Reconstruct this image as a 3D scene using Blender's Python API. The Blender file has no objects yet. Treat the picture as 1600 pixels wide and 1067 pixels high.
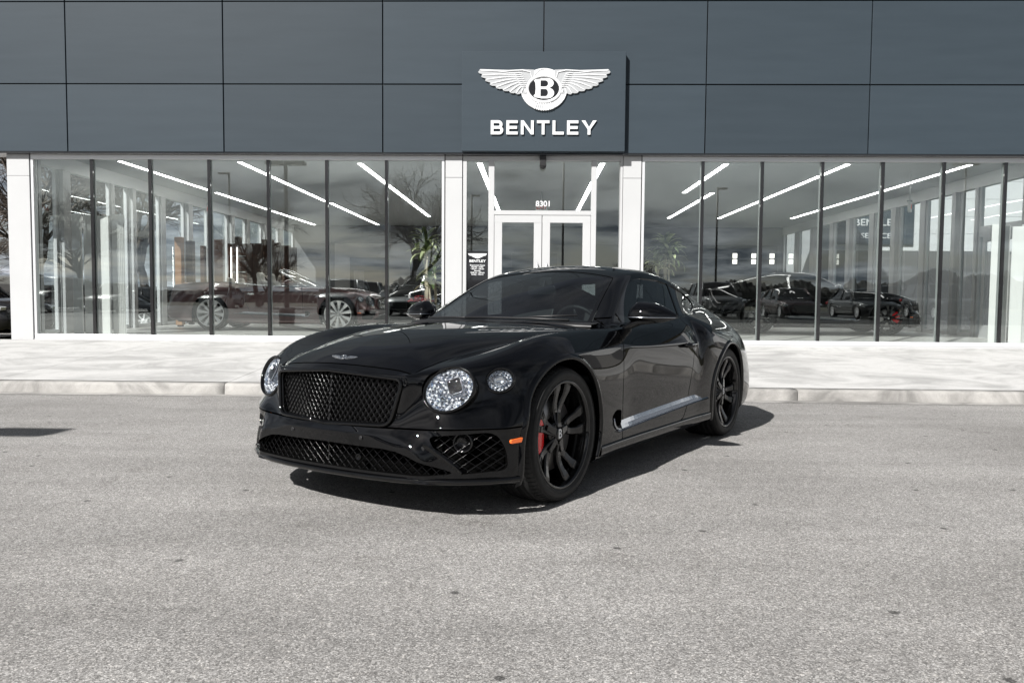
import bpy, bmesh, math, random
import numpy as np
from math import sin, cos, pi, radians as R, sqrt, atan2, floor
from mathutils import Vector, Matrix

SC = bpy.context.scene
COL = SC.collection

# ---------------------------------------------------------------- camera, sky, sun, exposure
CAM_F, CAM_YAW, CAM_PITCH, CAM_ROLL, CAM_H = 1245.41, 0.0258, -0.0568, 0.0080, 1.0750
CAR_X, CAR_Y, CAR_YAW, SLOPE = -0.6414, 4.8165, 0.5505, -0.013   # the lot falls gently towards the kerb
SUN_EL, SUN_AZ = R(39), R(-146)          # azimuth of the sun as seen from the scene: 0 = +Y, -90 = -X
EXPOSURE = 0.80

def setup_view():
    cd = bpy.data.cameras.new('camera'); co = bpy.data.objects.new('camera', cd); COL.objects.link(co)
    f = Vector((-sin(CAM_YAW)*cos(CAM_PITCH), cos(CAM_YAW)*cos(CAM_PITCH), sin(CAM_PITCH)))
    r = Vector((cos(CAM_YAW), sin(CAM_YAW), 0)); u = r.cross(f)
    r2 = r*cos(CAM_ROLL) + u*sin(CAM_ROLL); u2 = u*cos(CAM_ROLL) - r*sin(CAM_ROLL)
    m = Matrix(((r2.x, u2.x, -f.x, 0), (r2.y, u2.y, -f.y, 0), (r2.z, u2.z, -f.z, CAM_H), (0, 0, 0, 1)))
    co.matrix_world = m
    cd.sensor_width = 36; cd.lens = CAM_F*36/1600; cd.clip_start = .05; cd.clip_end = 3000
    SC.camera = co
    w = bpy.data.worlds.new('World'); SC.world = w; w.use_nodes = True
    nt = w.node_tree; n = nt.nodes; l = nt.links; n.clear()
    out = n.new('ShaderNodeOutputWorld'); bg = n.new('ShaderNodeBackground')
    sky = n.new('ShaderNodeTexSky'); sky.sky_type = 'NISHITA'; sky.sun_disc = False
    sky.sun_elevation = SUN_EL; sky.sun_rotation = SUN_AZ; sky.dust_density = 1.5; sky.air_density = 1.0
    # broken cloud deck: noise laid out on a plane above the scene
    tc = n.new('ShaderNodeTexCoord'); sep = n.new('ShaderNodeSeparateXYZ'); l.new(tc.outputs['Generated'], sep.inputs[0])
    def math_(op, a, b=None, clamp=False):
        q = n.new('ShaderNodeMath'); q.operation = op; q.use_clamp = clamp
        for i, v in enumerate((a, b)):
            if v is None: continue
            if isinstance(v, (int, float)): q.inputs[i].default_value = v
            else: l.new(v, q.inputs[i])
        return q.outputs[0]
    zz = math_('MAXIMUM', sep.outputs['Z'], 0.0); zz = math_('ADD', zz, 0.13)
    cx = math_('DIVIDE', sep.outputs['X'], zz); cy = math_('DIVIDE', sep.outputs['Y'], zz)
    cb = n.new('ShaderNodeCombineXYZ'); l.new(cx, cb.inputs[0]); l.new(cy, cb.inputs[1])
    nz = n.new('ShaderNodeTexNoise'); nz.inputs['Scale'].default_value = 0.9; nz.inputs['Detail'].default_value = 7
    nz.inputs['Roughness'].default_value = .56; nz.inputs['Distortion'].default_value = .35
    l.new(cb.outputs[0], nz.inputs['Vector'])
    cover = n.new('ShaderNodeMapRange'); cover.inputs[1].default_value = .40; cover.inputs[2].default_value = .56
    l.new(nz.outputs['Fac'], cover.inputs[0])
    nz2 = n.new('ShaderNodeTexNoise'); nz2.inputs['Scale'].default_value = 2.1; nz2.inputs['Detail'].default_value = 6
    nz2.inputs['Roughness'].default_value = .6
    mp = n.new('ShaderNodeMapping'); mp.inputs['Location'].default_value = (3.1, 1.7, 0)
    l.new(cb.outputs[0], mp.inputs[0]); l.new(mp.outputs[0], nz2.inputs['Vector'])
    cr = n.new('ShaderNodeValToRGB'); cr.color_ramp.elements[0].position = .38; cr.color_ramp.elements[1].position = .72
    cr.color_ramp.elements[0].color = (1.2, 1.4, 1.7, 1); cr.color_ramp.elements[1].color = (7.2, 7.4, 7.8, 1)
    l.new(nz2.outputs['Fac'], cr.inputs[0])
    low = math_('SUBTRACT', 1.0, sep.outputs['Z'], True); low = math_('POWER', low, 5.0); low = math_('MULTIPLY', low, 1.45); low = math_('ADD', low, .55)   # clouds thicken and brighten to the horizon
    clm = n.new('ShaderNodeVectorMath'); clm.operation = 'SCALE'; l.new(cr.outputs[0], clm.inputs[0]); l.new(low, clm.inputs['Scale'])
    hsv = n.new('ShaderNodeHueSaturation'); hsv.inputs['Saturation'].default_value = .45; l.new(sky.outputs[0], hsv.inputs['Color'])
    mx = n.new('ShaderNodeMixRGB'); l.new(cover.outputs[0], mx.inputs[0]); l.new(hsv.outputs[0], mx.inputs[1]); l.new(clm.outputs[0], mx.inputs[2])
    l.new(mx.outputs[0], bg.inputs['Color']); bg.inputs['Strength'].default_value = .05
    l.new(bg.outputs[0], out.inputs[0])
    sd = bpy.data.lights.new('sun', 'SUN'); so = bpy.data.objects.new('sun', sd); COL.objects.link(so)
    sd.energy = 4.9; sd.angle = R(.53); sd.color = (1, .975, .94)
    d = Vector((sin(SUN_AZ)*cos(SUN_EL), cos(SUN_AZ)*cos(SUN_EL), sin(SUN_EL)))
    so.rotation_euler = d.to_track_quat('Z', 'Y').to_euler()
    so.location = d*50
    vs = SC.view_settings; vs.view_transform = 'Standard'; vs.look = 'None'; vs.gamma = 1; vs.exposure = EXPOSURE; vs.use_curve_mapping = False
    SC.cycles.max_bounces = 10; SC.cycles.transparent_max_bounces = 16; SC.cycles.glossy_bounces = 5
    SC.cycles.sample_clamp_indirect = 6; SC.cycles.use_denoising = True
    SC.cycles.caustics_reflective = False; SC.cycles.caustics_refractive = False
setup_view()

# ---------------------------------------------------------------- helpers
def link(o, parent=None):
    COL.objects.link(o)
    if parent is not None: o.parent = parent
    return o

def tag(o, label=None, cat=None, group=None, kind=None):
    if label: o['label'] = label
    if cat: o['category'] = cat
    if group: o['group'] = group
    if kind: o['kind'] = kind
    return o

def thing(name, label, cat, loc=(0, 0, 0), rz=0, group=None):
    o = bpy.data.objects.new(name, None); o.empty_display_size = .2
    o.location = loc; o.rotation_euler = (0, 0, rz); link(o)
    return tag(o, label, cat, group)

def copy_tree(o, parent=None, swap=None):
    c = o.copy(); link(c)
    if parent is not None: c.parent = parent
    for ch in o.children: copy_tree(ch, c, swap)
    return c

class MB:
    """collects geometry for ONE mesh object"""
    def __init__(s): s.v = []; s.f = []; s.sm = []; s.mi = []
    def add(s, vs, fs, smooth=False, mi=0):
        o = len(s.v); s.v += [tuple(p) for p in vs]
        for f in fs: s.f.append(tuple(i+o for i in f)); s.sm.append(smooth); s.mi.append(mi)
        return s
    def box(s, x0, x1, y0, y1, z0, z1, mi=0, M=None):
        v = [(x, y, z) for z in (z0, z1) for y in (y0, y1) for x in (x0, x1)]
        if M is not None: v = [tuple(M @ Vector(p)) for p in v]
        return s.add(v, [(0, 2, 3, 1), (4, 5, 7, 6), (0, 1, 5, 4), (2, 6, 7, 3), (0, 4, 6, 2), (1, 3, 7, 5)], False, mi)
    def tube(s, pts, r, n=8, smooth=True, mi=0, cap=True, flat=1.0, up=None):
        pts = [Vector(p) for p in pts]; rs = r if isinstance(r, (list, tuple)) else [r]*len(pts)
        rings = []; prev = None
        for i, p in enumerate(pts):
            t = (pts[min(i+1, len(pts)-1)] - pts[max(i-1, 0)]).normalized()
            if prev is None:
                a = Vector(up) if up is not None else (Vector((0, 0, 1)) if abs(t.z) < .9 else Vector((1, 0, 0)))
                a = (a - t*a.dot(t)).normalized()
            else:
                a = (prev - t*prev.dot(t)).normalized()
            prev = a; b = t.cross(a)
            rings.append([p + (a*cos(2*pi*k/n) + b*sin(2*pi*k/n)*flat)*rs[i] for k in range(n)])
        vs = [q for rg in rings for q in rg]; fs = []
        for i in range(len(pts)-1):
            for k in range(n):
                fs.append((i*n+k, i*n+(k+1) % n, (i+1)*n+(k+1) % n, (i+1)*n+k))
        s.add(vs, fs, smooth, mi)
        if cap:
            s.add(rings[0], [tuple(range(n))[::-1]], False, mi); s.add(rings[-1], [tuple(range(n))], False, mi)
        return s
    def lathe(s, prof, n=32, M=None, smooth=True, mi=0, axis='Z', a0=0, a1=2*pi, closed=True):
        """prof: list of (r, h) along the axis"""
        vs = []; m = len(prof); full = abs(a1-a0-2*pi) < 1e-6; nn = n if full else n+1
        for k in range(nn):
            a = a0 + (a1-a0)*k/n
            for (r, h) in prof:
                p = Vector((r*cos(a), r*sin(a), h))
                if axis == 'Y': p = Vector((r*cos(a), h, r*sin(a)))
                if axis == 'X': p = Vector((h, r*cos(a), r*sin(a)))
                if M is not None: p = M @ p
                vs.append(p)
        fs = []
        for k in range(n):
            k2 = (k+1) % nn if full else k+1
            for j in range(m-1): fs.append((k*m+j, k2*m+j, k2*m+j+1, k*m+j+1))
        return s.add(vs, fs, smooth, mi)
    def prism(s, poly, h0, h1, plane='XY', M=None, mi=0, smooth=False):
        n = len(poly)
        def P(a, b, h):
            p = {'XY': (a, b, h), 'XZ': (a, h, b), 'YZ': (h, a, b)}[plane]
            return M @ Vector(p) if M is not None else Vector(p)
        vs = [P(a, b, h0) for a, b in poly] + [P(a, b, h1) for a, b in poly]
        fs = [tuple(range(n))[::-1], tuple(range(n, 2*n))]
        s.add(vs, fs, False, mi)
        s.add(vs, [(i, (i+1) % n, n+(i+1) % n, n+i) for i in range(n)], smooth, mi)
        return s
    def grid(s, P, smooth=True, mi=0, closed_u=False):
        """P[i][j] grid of points"""
        m = len(P); k = len(P[0]); vs = [p for row in P for p in row]; fs = []
        for i in range(m if closed_u else m-1):
            for j in range(k-1):
                i2 = (i+1) % m
                fs.append((i*k+j, i2*k+j, i2*k+j+1, i*k+j+1))
        return s.add(vs, fs, smooth, mi)
    def mesh(s, name, mats):
        me = bpy.data.meshes.new(name); me.from_pydata([tuple(p) for p in s.v], [], s.f)
        me.polygons.foreach_set('use_smooth', s.sm)
        mats = mats if isinstance(mats, (list, tuple)) else [mats]
        for m in mats: me.materials.append(m)
        if any(s.mi): me.polygons.foreach_set('material_index', s.mi)
        me.update()
        return me
    def build(s, name, mats, parent=None, bevel=0, fix=True, seg=2):
        me = s.mesh(name, mats)
        if fix or bevel:
            bm = bmesh.new(); bm.from_mesh(me)
            bmesh.ops.remove_doubles(bm, verts=bm.verts, dist=1e-5)
            bmesh.ops.recalc_face_normals(bm, faces=bm.faces)
            bm.to_mesh(me); bm.free()
        o = bpy.data.objects.new(name, me); link(o, parent)
        if bevel:
            b = o.modifiers.new('bevel', 'BEVEL'); b.width = bevel; b.segments = seg; b.limit_method = 'ANGLE'; b.angle_limit = R(35)
            b.harden_normals = False
        return o

# ---------------------------------------------------------------- materials
def mat(name, col=(.5, .5, .5), rough=.5, metal=0, coat=0, coat_rough=.03, spec=.5, bump=None, vary=None, emit=None, estr=0, trans=0, ior=1.45, aniso=0):
    m = bpy.data.materials.new(name); m.use_nodes = True; nt = m.node_tree; b = nt.nodes['Principled BSDF']
    b.inputs['Base Color'].default_value = (*col, 1); b.inputs['Roughness'].default_value = rough; b.inputs['Metallic'].default_value = metal
    b.inputs['Coat Weight'].default_value = coat; b.inputs['Coat Roughness'].default_value = coat_rough
    b.inputs['Specular IOR Level'].default_value = spec; b.inputs['IOR'].default_value = ior; b.inputs['Transmission Weight'].default_value = trans
    if emit: b.inputs['Emission Color'].default_value = (*emit, 1); b.inputs['Emission Strength'].default_value = estr
    if vary:   # (scale, amount, detail)
        tc = nt.nodes.new('ShaderNodeTexCoord'); nz = nt.nodes.new('ShaderNodeTexNoise'); nz.inputs['Scale'].default_value = vary[0]; nz.inputs['Detail'].default_value = vary[2] if len(vary) > 2 else 5
        cr = nt.nodes.new('ShaderNodeValToRGB'); cr.color_ramp.elements[0].position = .3; cr.color_ramp.elements[1].position = .7
        a = vary[1]
        cr.color_ramp.elements[0].color = (*[c*(1-a) for c in col], 1); cr.color_ramp.elements[1].color = (*[min(1, c*(1+a)) for c in col], 1)
        nt.links.new(tc.outputs['Object'], nz.inputs['Vector']); nt.links.new(nz.outputs['Fac'], cr.inputs[0]); nt.links.new(cr.outputs[0], b.inputs['Base Color'])
    if bump:   # (scale, strength, distance)
        tc = nt.nodes.new('ShaderNodeTexCoord'); nz = nt.nodes.new('ShaderNodeTexNoise'); nz.inputs['Scale'].default_value = bump[0]; nz.inputs['Detail'].default_value = 4
        bp = nt.nodes.new('ShaderNodeBump'); bp.inputs['Strength'].default_value = bump[1]; bp.inputs['Distance'].default_value = bump[2]
        nt.links.new(tc.outputs['Object'], nz.inputs['Vector']); nt.links.new(nz.outputs['Fac'], bp.inputs['Height']); nt.links.new(bp.outputs[0], b.inputs['Normal'])
    return m

def glass_mat(name, tint, refl=.08, rough=0.0, power=1.0, rtint=(1, 1, 1)):
    """thin pane: tinted see-through plus fresnel reflection"""
    m = bpy.data.materials.new(name); m.use_nodes = True; nt = m.node_tree; n = nt.nodes; l = nt.links; n.clear()
    out = n.new('ShaderNodeOutputMaterial'); mx = n.new('ShaderNodeMixShader'); t = n.new('ShaderNodeBsdfTransparent'); g = n.new('ShaderNodeBsdfGlossy')
    t.inputs['Color'].default_value = (*tint, 1); g.inputs['Roughness'].default_value = rough; g.inputs['Color'].default_value = (*rtint, 1)
    fr = n.new('ShaderNodeLayerWeight'); fr.inputs['Blend'].default_value = .5
    pw = n.new('ShaderNodeMath'); pw.operation = 'POWER'; pw.inputs[1].default_value = 4.0
    # LayerWeight facing at blend .5 = 1-cos
    l.new(fr.outputs['Facing'], pw.inputs[0])
    mr = n.new('ShaderNodeMapRange'); mr.inputs[3].default_value = refl; mr.inputs[4].default_value = 1.0*power
    l.new(pw.outputs[0], mr.inputs[0]); l.new(mr.outputs[0], mx.inputs[0]); l.new(t.outputs[0], mx.inputs[1]); l.new(g.outputs[0], mx.inputs[2])
    l.new(mx.outputs[0], out.inputs[0])
    return m
# ---------------------------------------------------------------- car body surface
def sdf_poly(px, pz, poly):
    """signed distance (positive inside) of points to a polygon"""
    poly = np.asarray(poly, float); n = len(poly); d = np.full(px.shape, 1e9); inside = np.zeros(px.shape, bool)
    for i in range(n):
        ax, az = poly[i]; bx, bz = poly[(i+1) % n]
        ex, ez = bx-ax, bz-az; wx, wz = px-ax, pz-az
        t = np.clip((wx*ex+wz*ez)/(ex*ex+ez*ez+1e-12), 0, 1)
        d = np.minimum(d, (wx-ex*t)**2+(wz-ez*t)**2)
        c = ((az > pz) != (bz > pz)) & (px < (bx-ax)*(pz-az)/((bz-az)+1e-12)+ax)
        inside ^= c
    d = np.sqrt(d)
    return np.where(inside, d, -d)

def round_poly(pts, r=.03, n=5):
    """round the corners of a polygon"""
    out = []; m = len(pts); rr = r if isinstance(r, (list, tuple)) else [r]*m
    for i in range(m):
        p = Vector(pts[i]); a = Vector(pts[i-1]); b = Vector(pts[(i+1) % m])
        da = (a-p); db = (b-p); q = min(rr[i], da.length*.45, db.length*.45)
        s = p+da.normalized()*q; e = p+db.normalized()*q
        for k in range(n+1):
            t = k/n; out.append(tuple(s*(1-t)**2+p*2*t*(1-t)+e*t*t))
    return out

class Surf:
    """polygon soup with shared verts, positions P, normals N"""
    def __init__(s, P, N, F): s.P = P; s.N = N; s.F = F
    def split(s, f):
        """f: function(P)->signed values; returns (inside, outside)"""
        v = f(s.P) if callable(f) else f
        v = np.where(np.abs(v) < 1e-6, 1e-6, v)
        newP = []; newN = []; cache = {}; base = len(s.P); A = []; B = []
        pos = v > 0
        Fl = s.F
        for face in Fl:
            ins = [pos[i] for i in face]
            if all(ins): A.append(face); continue
            if not any(ins): B.append(face); continue
            a = []; b = []; m = len(face)
            for k in range(m):
                i, j = face[k], face[(k+1) % m]
                (a if pos[i] else b).append(i)
                if pos[i] != pos[j]:
                    key = (i, j) if i < j else (j, i)
                    if key not in cache:
                        t = v[key[0]]/(v[key[0]]-v[key[1]])
                        t = min(max(t, 1e-3), 1-1e-3)
                        newP.append(s.P[key[0]]*(1-t)+s.P[key[1]]*t); q = s.N[key[0]]*(1-t)+s.N[key[1]]*t
                        newN.append(q/(np.linalg.norm(q)+1e-9)); cache[key] = base+len(newP)-1
                    a.append(cache[key]); b.append(cache[key])
            if len(a) > 2: A.append(tuple(a))
            if len(b) > 2: B.append(tuple(b))
        if newP: P = np.vstack([s.P, np.array(newP)]); N = np.vstack([s.N, np.array(newN)])
        else: P, N = s.P, s.N
        return Surf(P, N, A), Surf(P, N, B)
    def compact(s):
        used = sorted({i for f in s.F for i in f}); mp = {o: k for k, o in enumerate(used)}
        u = np.array(used, int)
        return Surf(s.P[u], s.N[u], [tuple(mp[i] for i in f) for f in s.F]) if used else s
    def select(s, fn):
        """keep faces whose centre satisfies fn(x,y,z)"""
        C = np.array([s.P[list(f)].mean(0) for f in s.F]) if s.F else np.zeros((0, 3))
        k = fn(C[:, 0], C[:, 1], C[:, 2])
        return Surf(s.P, s.N, [f for f, q in zip(s.F, k) if q]), Surf(s.P, s.N, [f for f, q in zip(s.F, k) if not q])
    def build(s, name, mats, parent=None, flange=.014, offset=0.0, shell=0.0):
        c = s.compact(); P = c.P+c.N*offset; nv = len(P); F = list(c.F); V = [tuple(p) for p in P]; N = [tuple(q) for q in c.N]; fl = []
        cnt = {}
        for f in c.F:
            m = len(f)
            for k in range(m):
                i, j = f[k], f[(k+1) % m]; key = (min(i, j), max(i, j))
                cnt[key] = None if key in cnt else (i, j)
        if flange:
            top = {}; bot = {}
            def tv(i):
                if i not in top:
                    top[i] = len(V); V.append(tuple(P[i])); N.append(None)
                    bot[i] = len(V); V.append(tuple(P[i]-c.N[i]*flange)); N.append(None)
                return top[i], bot[i]
            for key, e in cnt.items():
                if e is None: continue
                i, j = e; a, a2 = tv(i); b, b2 = tv(j)
                fl.append((b, a, a2, b2))
        me = bpy.data.meshes.new(name); me.from_pydata(V, [], F+fl)
        for m in (mats if isinstance(mats, (list, tuple)) else [mats]): me.materials.append(m)
        sm = [True]*len(F)+[False]*len(fl); me.polygons.foreach_set('use_smooth', sm)
        if fl and isinstance(mats, (list, tuple)) and len(mats) > 1:
            me.polygons.foreach_set('material_index', [0]*len(F)+[1]*len(fl))
        me.update()
        # custom normals: surface normals on the skin, zero vector (= automatic) on the flange
        nn = [q if q is not None else (0, 0, 0) for q in N]
        me.normals_split_custom_set_from_vertices(nn)
        o = bpy.data.objects.new(name, me); link(o, parent)
        return o

# --- control cage of the left half: columns around the car, rows bottom to top
def body_cage():
    def drop(y, k=.075): return k*(abs(y)/.475)**2.2
    cols = []
    fy = [0, .13, .25, .35, .425, .475]
    for y in fy:
        d = drop(y); w = y/.475
        cols.append([
            (.74-d*.8, y*1.25, .175), (.832-d*.85, y*1.30, .200), (.828-d*.85, y*1.28, .240), (.836-d*.66, y*1.22, .355),
            (.850-d*.95, y*1.02, .425), (.826-d, y*.95, .50), (.815-d, y*.98, .62), (.803-d, y*1.0, .730-.012*w*w), (.765-d*.92, y*1.0, .762-.030*w**2)])
    cols[-1][5] = (.750, .445, .50)
    side = [
     # r0                 r1                 r2                 r3                 r4                 r5                 r6                 r7                 r8
     [(.66,.66,.175),(.715,.675,.20),(.708,.67,.235),(.715,.65,.37),(.722,.60,.462),(.695,.545,.56),(.688,.535,.665),(.675,.532,.735),(.610,.512,.765)],
     [(.60,.74,.175),(.635,.775,.20),(.630,.775,.24),(.640,.755,.39),(.674,.716,.472),(.638,.675,.57),(.618,.672,.68),(.585,.66,.768),(.485,.535,.793)],
     [(.50,.82,.172),(.532,.862,.198),(.530,.865,.25),(.545,.850,.40),(.566,.850,.478),(.520,.805,.59),(.485,.805,.70),(.440,.76,.81),(.34,.566,.820)],
     [(.38,.88,.165),(.44,.935,.19),(.445,.938,.26),(.43,.93,.41),(.435,.945,.485),(.37,.905,.62),(.325,.890,.75),(.27,.81,.868),(.18,.604,.846)],
     [(.15,.89,.14),(.18,.945,.17),(.18,.955,.27),(.17,.955,.42),(.14,.958,.55),(.10,.960,.68),(.08,.945,.80),(.04,.82,.922),(-.01,.647,.872)],
     [(-.22,.89,.14),(-.22,.945,.175),(-.22,.955,.27),(-.22,.96,.42),(-.22,.965,.56),(-.22,.968,.70),(-.22,.955,.82),(-.22,.83,.940),(-.22,.688,.896)],
     [(-.5,.89,.145),(-.5,.945,.18),(-.5,.95,.27),(-.5,.955,.42),(-.5,.955,.56),(-.5,.955,.70),(-.5,.938,.83),(-.5,.845,.942),(-.5,.737,.9215)],
     [(-.74,.885,.15),(-.74,.935,.185),(-.74,.940,.27),(-.74,.942,.42),(-.74,.940,.56),(-.74,.942,.70),(-.74,.928,.83),(-.74,.862,.935),(-.72,.772,.941)],
     [(-.93,.885,.15),(-.93,.93,.185),(-.93,.935,.27),(-.93,.926,.42),(-.93,.928,.56),(-.93,.9305,.70),(-.93,.932,.825),(-.93,.872,.925),(-.91,.805,.956)],
     [(-1.18,.88,.15),(-1.18,.925,.185),(-1.18,.932,.27),(-1.18,.923,.42),(-1.18,.9255,.56),(-1.18,.928,.70),(-1.18,.930,.815),(-1.18,.880,.918),(-1.18,.828,.956)],
     [(-1.5,.88,.15),(-1.5,.925,.185),(-1.5,.932,.27),(-1.5,.922,.42),(-1.5,.9245,.56),(-1.5,.927,.70),(-1.5,.929,.81),(-1.5,.882,.92),(-1.5,.828,.965)],
     [(-1.82,.88,.15),(-1.82,.925,.185),(-1.82,.932,.27),(-1.82,.923,.42),(-1.82,.9255,.56),(-1.82,.928,.70),(-1.82,.928,.81),(-1.82,.878,.93),(-1.82,.82,.982)],
     [(-2.06,.88,.15),(-2.06,.925,.185),(-2.06,.934,.27),(-2.06,.926,.42),(-2.06,.928,.56),(-2.06,.930,.70),(-2.06,.924,.81),(-2.06,.872,.93),(-2.06,.808,1.000)],
     [(-2.2,.88,.15),(-2.2,.93,.185),(-2.2,.938,.27),(-2.2,.938,.42),(-2.2,.936,.56),(-2.22,.930,.70),(-2.23,.912,.81),(-2.22,.868,.93),(-2.2,.796,1.012)],
     [(-2.36,.885,.15),(-2.36,.935,.185),(-2.36,.948,.27),(-2.36,.955,.42),(-2.36,.958,.56),(-2.34,.968,.70),(-2.32,.965,.82),(-2.32,.915,.938),(-2.34,.775,1.026)],
     [(-2.6,.89,.15),(-2.6,.94,.185),(-2.6,.955,.27),(-2.6,.965,.42),(-2.6,.972,.56),(-2.6,.980,.70),(-2.6,.968,.82),(-2.6,.90,.948),(-2.6,.735,1.040)],
     [(-2.87,.89,.16),(-2.87,.94,.19),(-2.87,.955,.27),(-2.87,.965,.42),(-2.87,.975,.56),(-2.87,.982,.70),(-2.87,.962,.81),(-2.87,.885,.935),(-2.87,.70,1.046)],
     [(-3.2,.88,.17),(-3.2,.925,.20),(-3.2,.94,.28),(-3.2,.95,.42),(-3.2,.955,.56),(-3.2,.955,.69),(-3.2,.935,.795),(-3.2,.855,.915),(-3.2,.66,1.036)],
     [(-3.48,.85,.19),(-3.5,.895,.22),(-3.52,.91,.29),(-3.54,.915,.42),(-3.52,.910,.56),(-3.50,.900,.67),(-3.48,.875,.77),(-3.46,.79,.89),(-3.46,.62,1.012)],
     [(-3.66,.78,.21),(-3.74,.82,.24),(-3.78,.83,.30),(-3.80,.83,.42),(-3.77,.82,.55),(-3.73,.81,.65),(-3.69,.78,.74),(-3.66,.70,.86),(-3.66,.575,.986)],
    ]
    cols += side
    ry = [.52, .46, .36, .25, .13, 0]
    for y in ry:
        d = .085*(y/.52)**2.4; w = y/.52
        cols.append([(-3.76+d*.7, y*1.25, .22), (-3.93+d*1.2, y*1.30, .25), (-3.985+d*1.2, y*1.3, .31), (-4.0+d*1.1, y*1.3, .42),
            (-3.955+d, y*1.27, .54), (-3.94+d, y*1.25, .64), (-3.925+d, y*1.2, .74), (-3.915+d, y*1.08, .87), (-3.87+d*.9, y, 1.0-.03*w*w)])
    # top lines from the centre out to (not including) row 8; keyed per side station 0..(corner) .. rear corner
    top = []      # each: list of 5 (x,y,z) for L0..L4
    hood = {1: (.655, .823), 2: (.52, .872), 3: (.36, .910), 4: (.18, .940), 5: (-.02, .958), 6: (-.23, .968), 7: (-.44, .974), 8: (-.60, .976)}
    for k in range(1, 9):
        x0, zc = hood[k]; sx, sy, sz = side[k-1][8]
        row = []
        for q, hh in ((0, 0), (.26, .030), (.48, .148), (.68, .367), (.86, .676)):
            z = zc-(zc-sz)*hh+(.003 if q == 0 else 0)
            row.append((x0+(sx-x0)*q**1.6, sy*q, z))
        top.append(row)
    top.append([(-.665, 0, .981), (-.675, .25, .979), (-.72, .50, .974), (-.80, .705, .966), (-.86, .765, .963)])
    top.append([(-1.0, 0, 1.150), (-1.0, .24, 1.144), (-1.02, .46, 1.122), (-1.07, .638, 1.100), (-1.12, .722, 1.082)])
    top.append([(-1.50, 0, 1.352), (-1.495, .22, 1.345), (-1.475, .42, 1.325), (-1.44, .565, 1.293), (-1.49, .640, 1.246)])
    top.append([(-1.80, 0, 1.402), (-1.80, .22, 1.396), (-1.80, .42, 1.377), (-1.80, .545, 1.350), (-1.80, .618, 1.306)])
    top.append([(-2.08, 0, 1.400), (-2.08, .22, 1.394), (-2.08, .42, 1.375), (-2.08, .545, 1.346), (-2.08, .630, 1.290)])
    top.append([(-2.22, 0, 1.390), (-2.22, .22, 1.384), (-2.22, .42, 1.364), (-2.22, .545, 1.334), (-2.22, .637, 1.274)])
    top.append([(-2.36, 0, 1.372), (-2.36, .22, 1.366), (-2.36, .41, 1.347), (-2.36, .545, 1.316), (-2.36, .642, 1.254)])
    top.append([(-2.60, 0, 1.328), (-2.60, .22, 1.322), (-2.60, .40, 1.306), (-2.60, .535, 1.278), (-2.60, .645, 1.206)])
    top.append([(-2.88, 0, 1.264), (-2.88, .22, 1.259), (-2.88, .40, 1.244), (-2.88, .525, 1.216), (-2.88, .625, 1.142)])
    top.append([(-3.2, 0, 1.172), (-3.2, .22, 1.168), (-3.2, .40, 1.156), (-3.2, .51, 1.132), (-3.2, .59, 1.088)])
    top.append([(-3.48, 0, 1.090), (-3.48, .22, 1.088), (-3.48, .38, 1.080), (-3.48, .48, 1.065), (-3.47, .555, 1.040)])
    top.append([(-3.70, 0, 1.035), (-3.70, .2, 1.034), (-3.70, .35, 1.028), (-3.69, .44, 1.016), (-3.67, .51, 1.003)])
    return cols, top, len(fy), len(side), len(ry)

def limit_fit(P, faces, iters, relax, crease_edges):
    nv = len(P); nb = [set() for _ in range(nv)]; dg = [[] for _ in range(nv)]; ec = {}
    for f in faces:
        for k in range(4):
            i, j, d = f[k], f[(k+1) % 4], f[(k+2) % 4]
            nb[i].add(j); nb[j].add(i); dg[i].append(d)
            key = (min(i, j), max(i, j)); ec[key] = ec.get(key, 0)+1
    bnb = [[] for _ in range(nv)]
    for (i, j), c in ec.items():
        if c == 1: bnb[i].append(j); bnb[j].append(i)
    cre = [[] for _ in range(nv)]
    for (i, j), w in crease_edges.items():
        if w > .32: cre[i].append((j, w)); cre[j].append((i, w))
    T = P.copy()
    for _ in range(iters):
        L = np.empty_like(P)
        for i in range(nv):
            cw = cre[i] if len(cre[i]) == 2 else None
            if len(bnb[i]) == 2: L[i] = (4*P[i]+P[bnb[i][0]]+P[bnb[i][1]])/6
            elif len(bnb[i]) > 0: L[i] = P[i]
            else:
                n = len(nb[i]); e = P[list(nb[i])].sum(0); q = P[dg[i]].sum(0)
                L[i] = (n*n*P[i]+4*e+q)/(n*(n+5))
                if cw:
                    w = min(1, 3.3*min(cw[0][1], cw[1][1])**2); L[i] = L[i]*(1-w)+w*(4*P[i]+P[cw[0][0]]+P[cw[1][0]])/6
        P = P+relax*(T-L)
    return P

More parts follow.
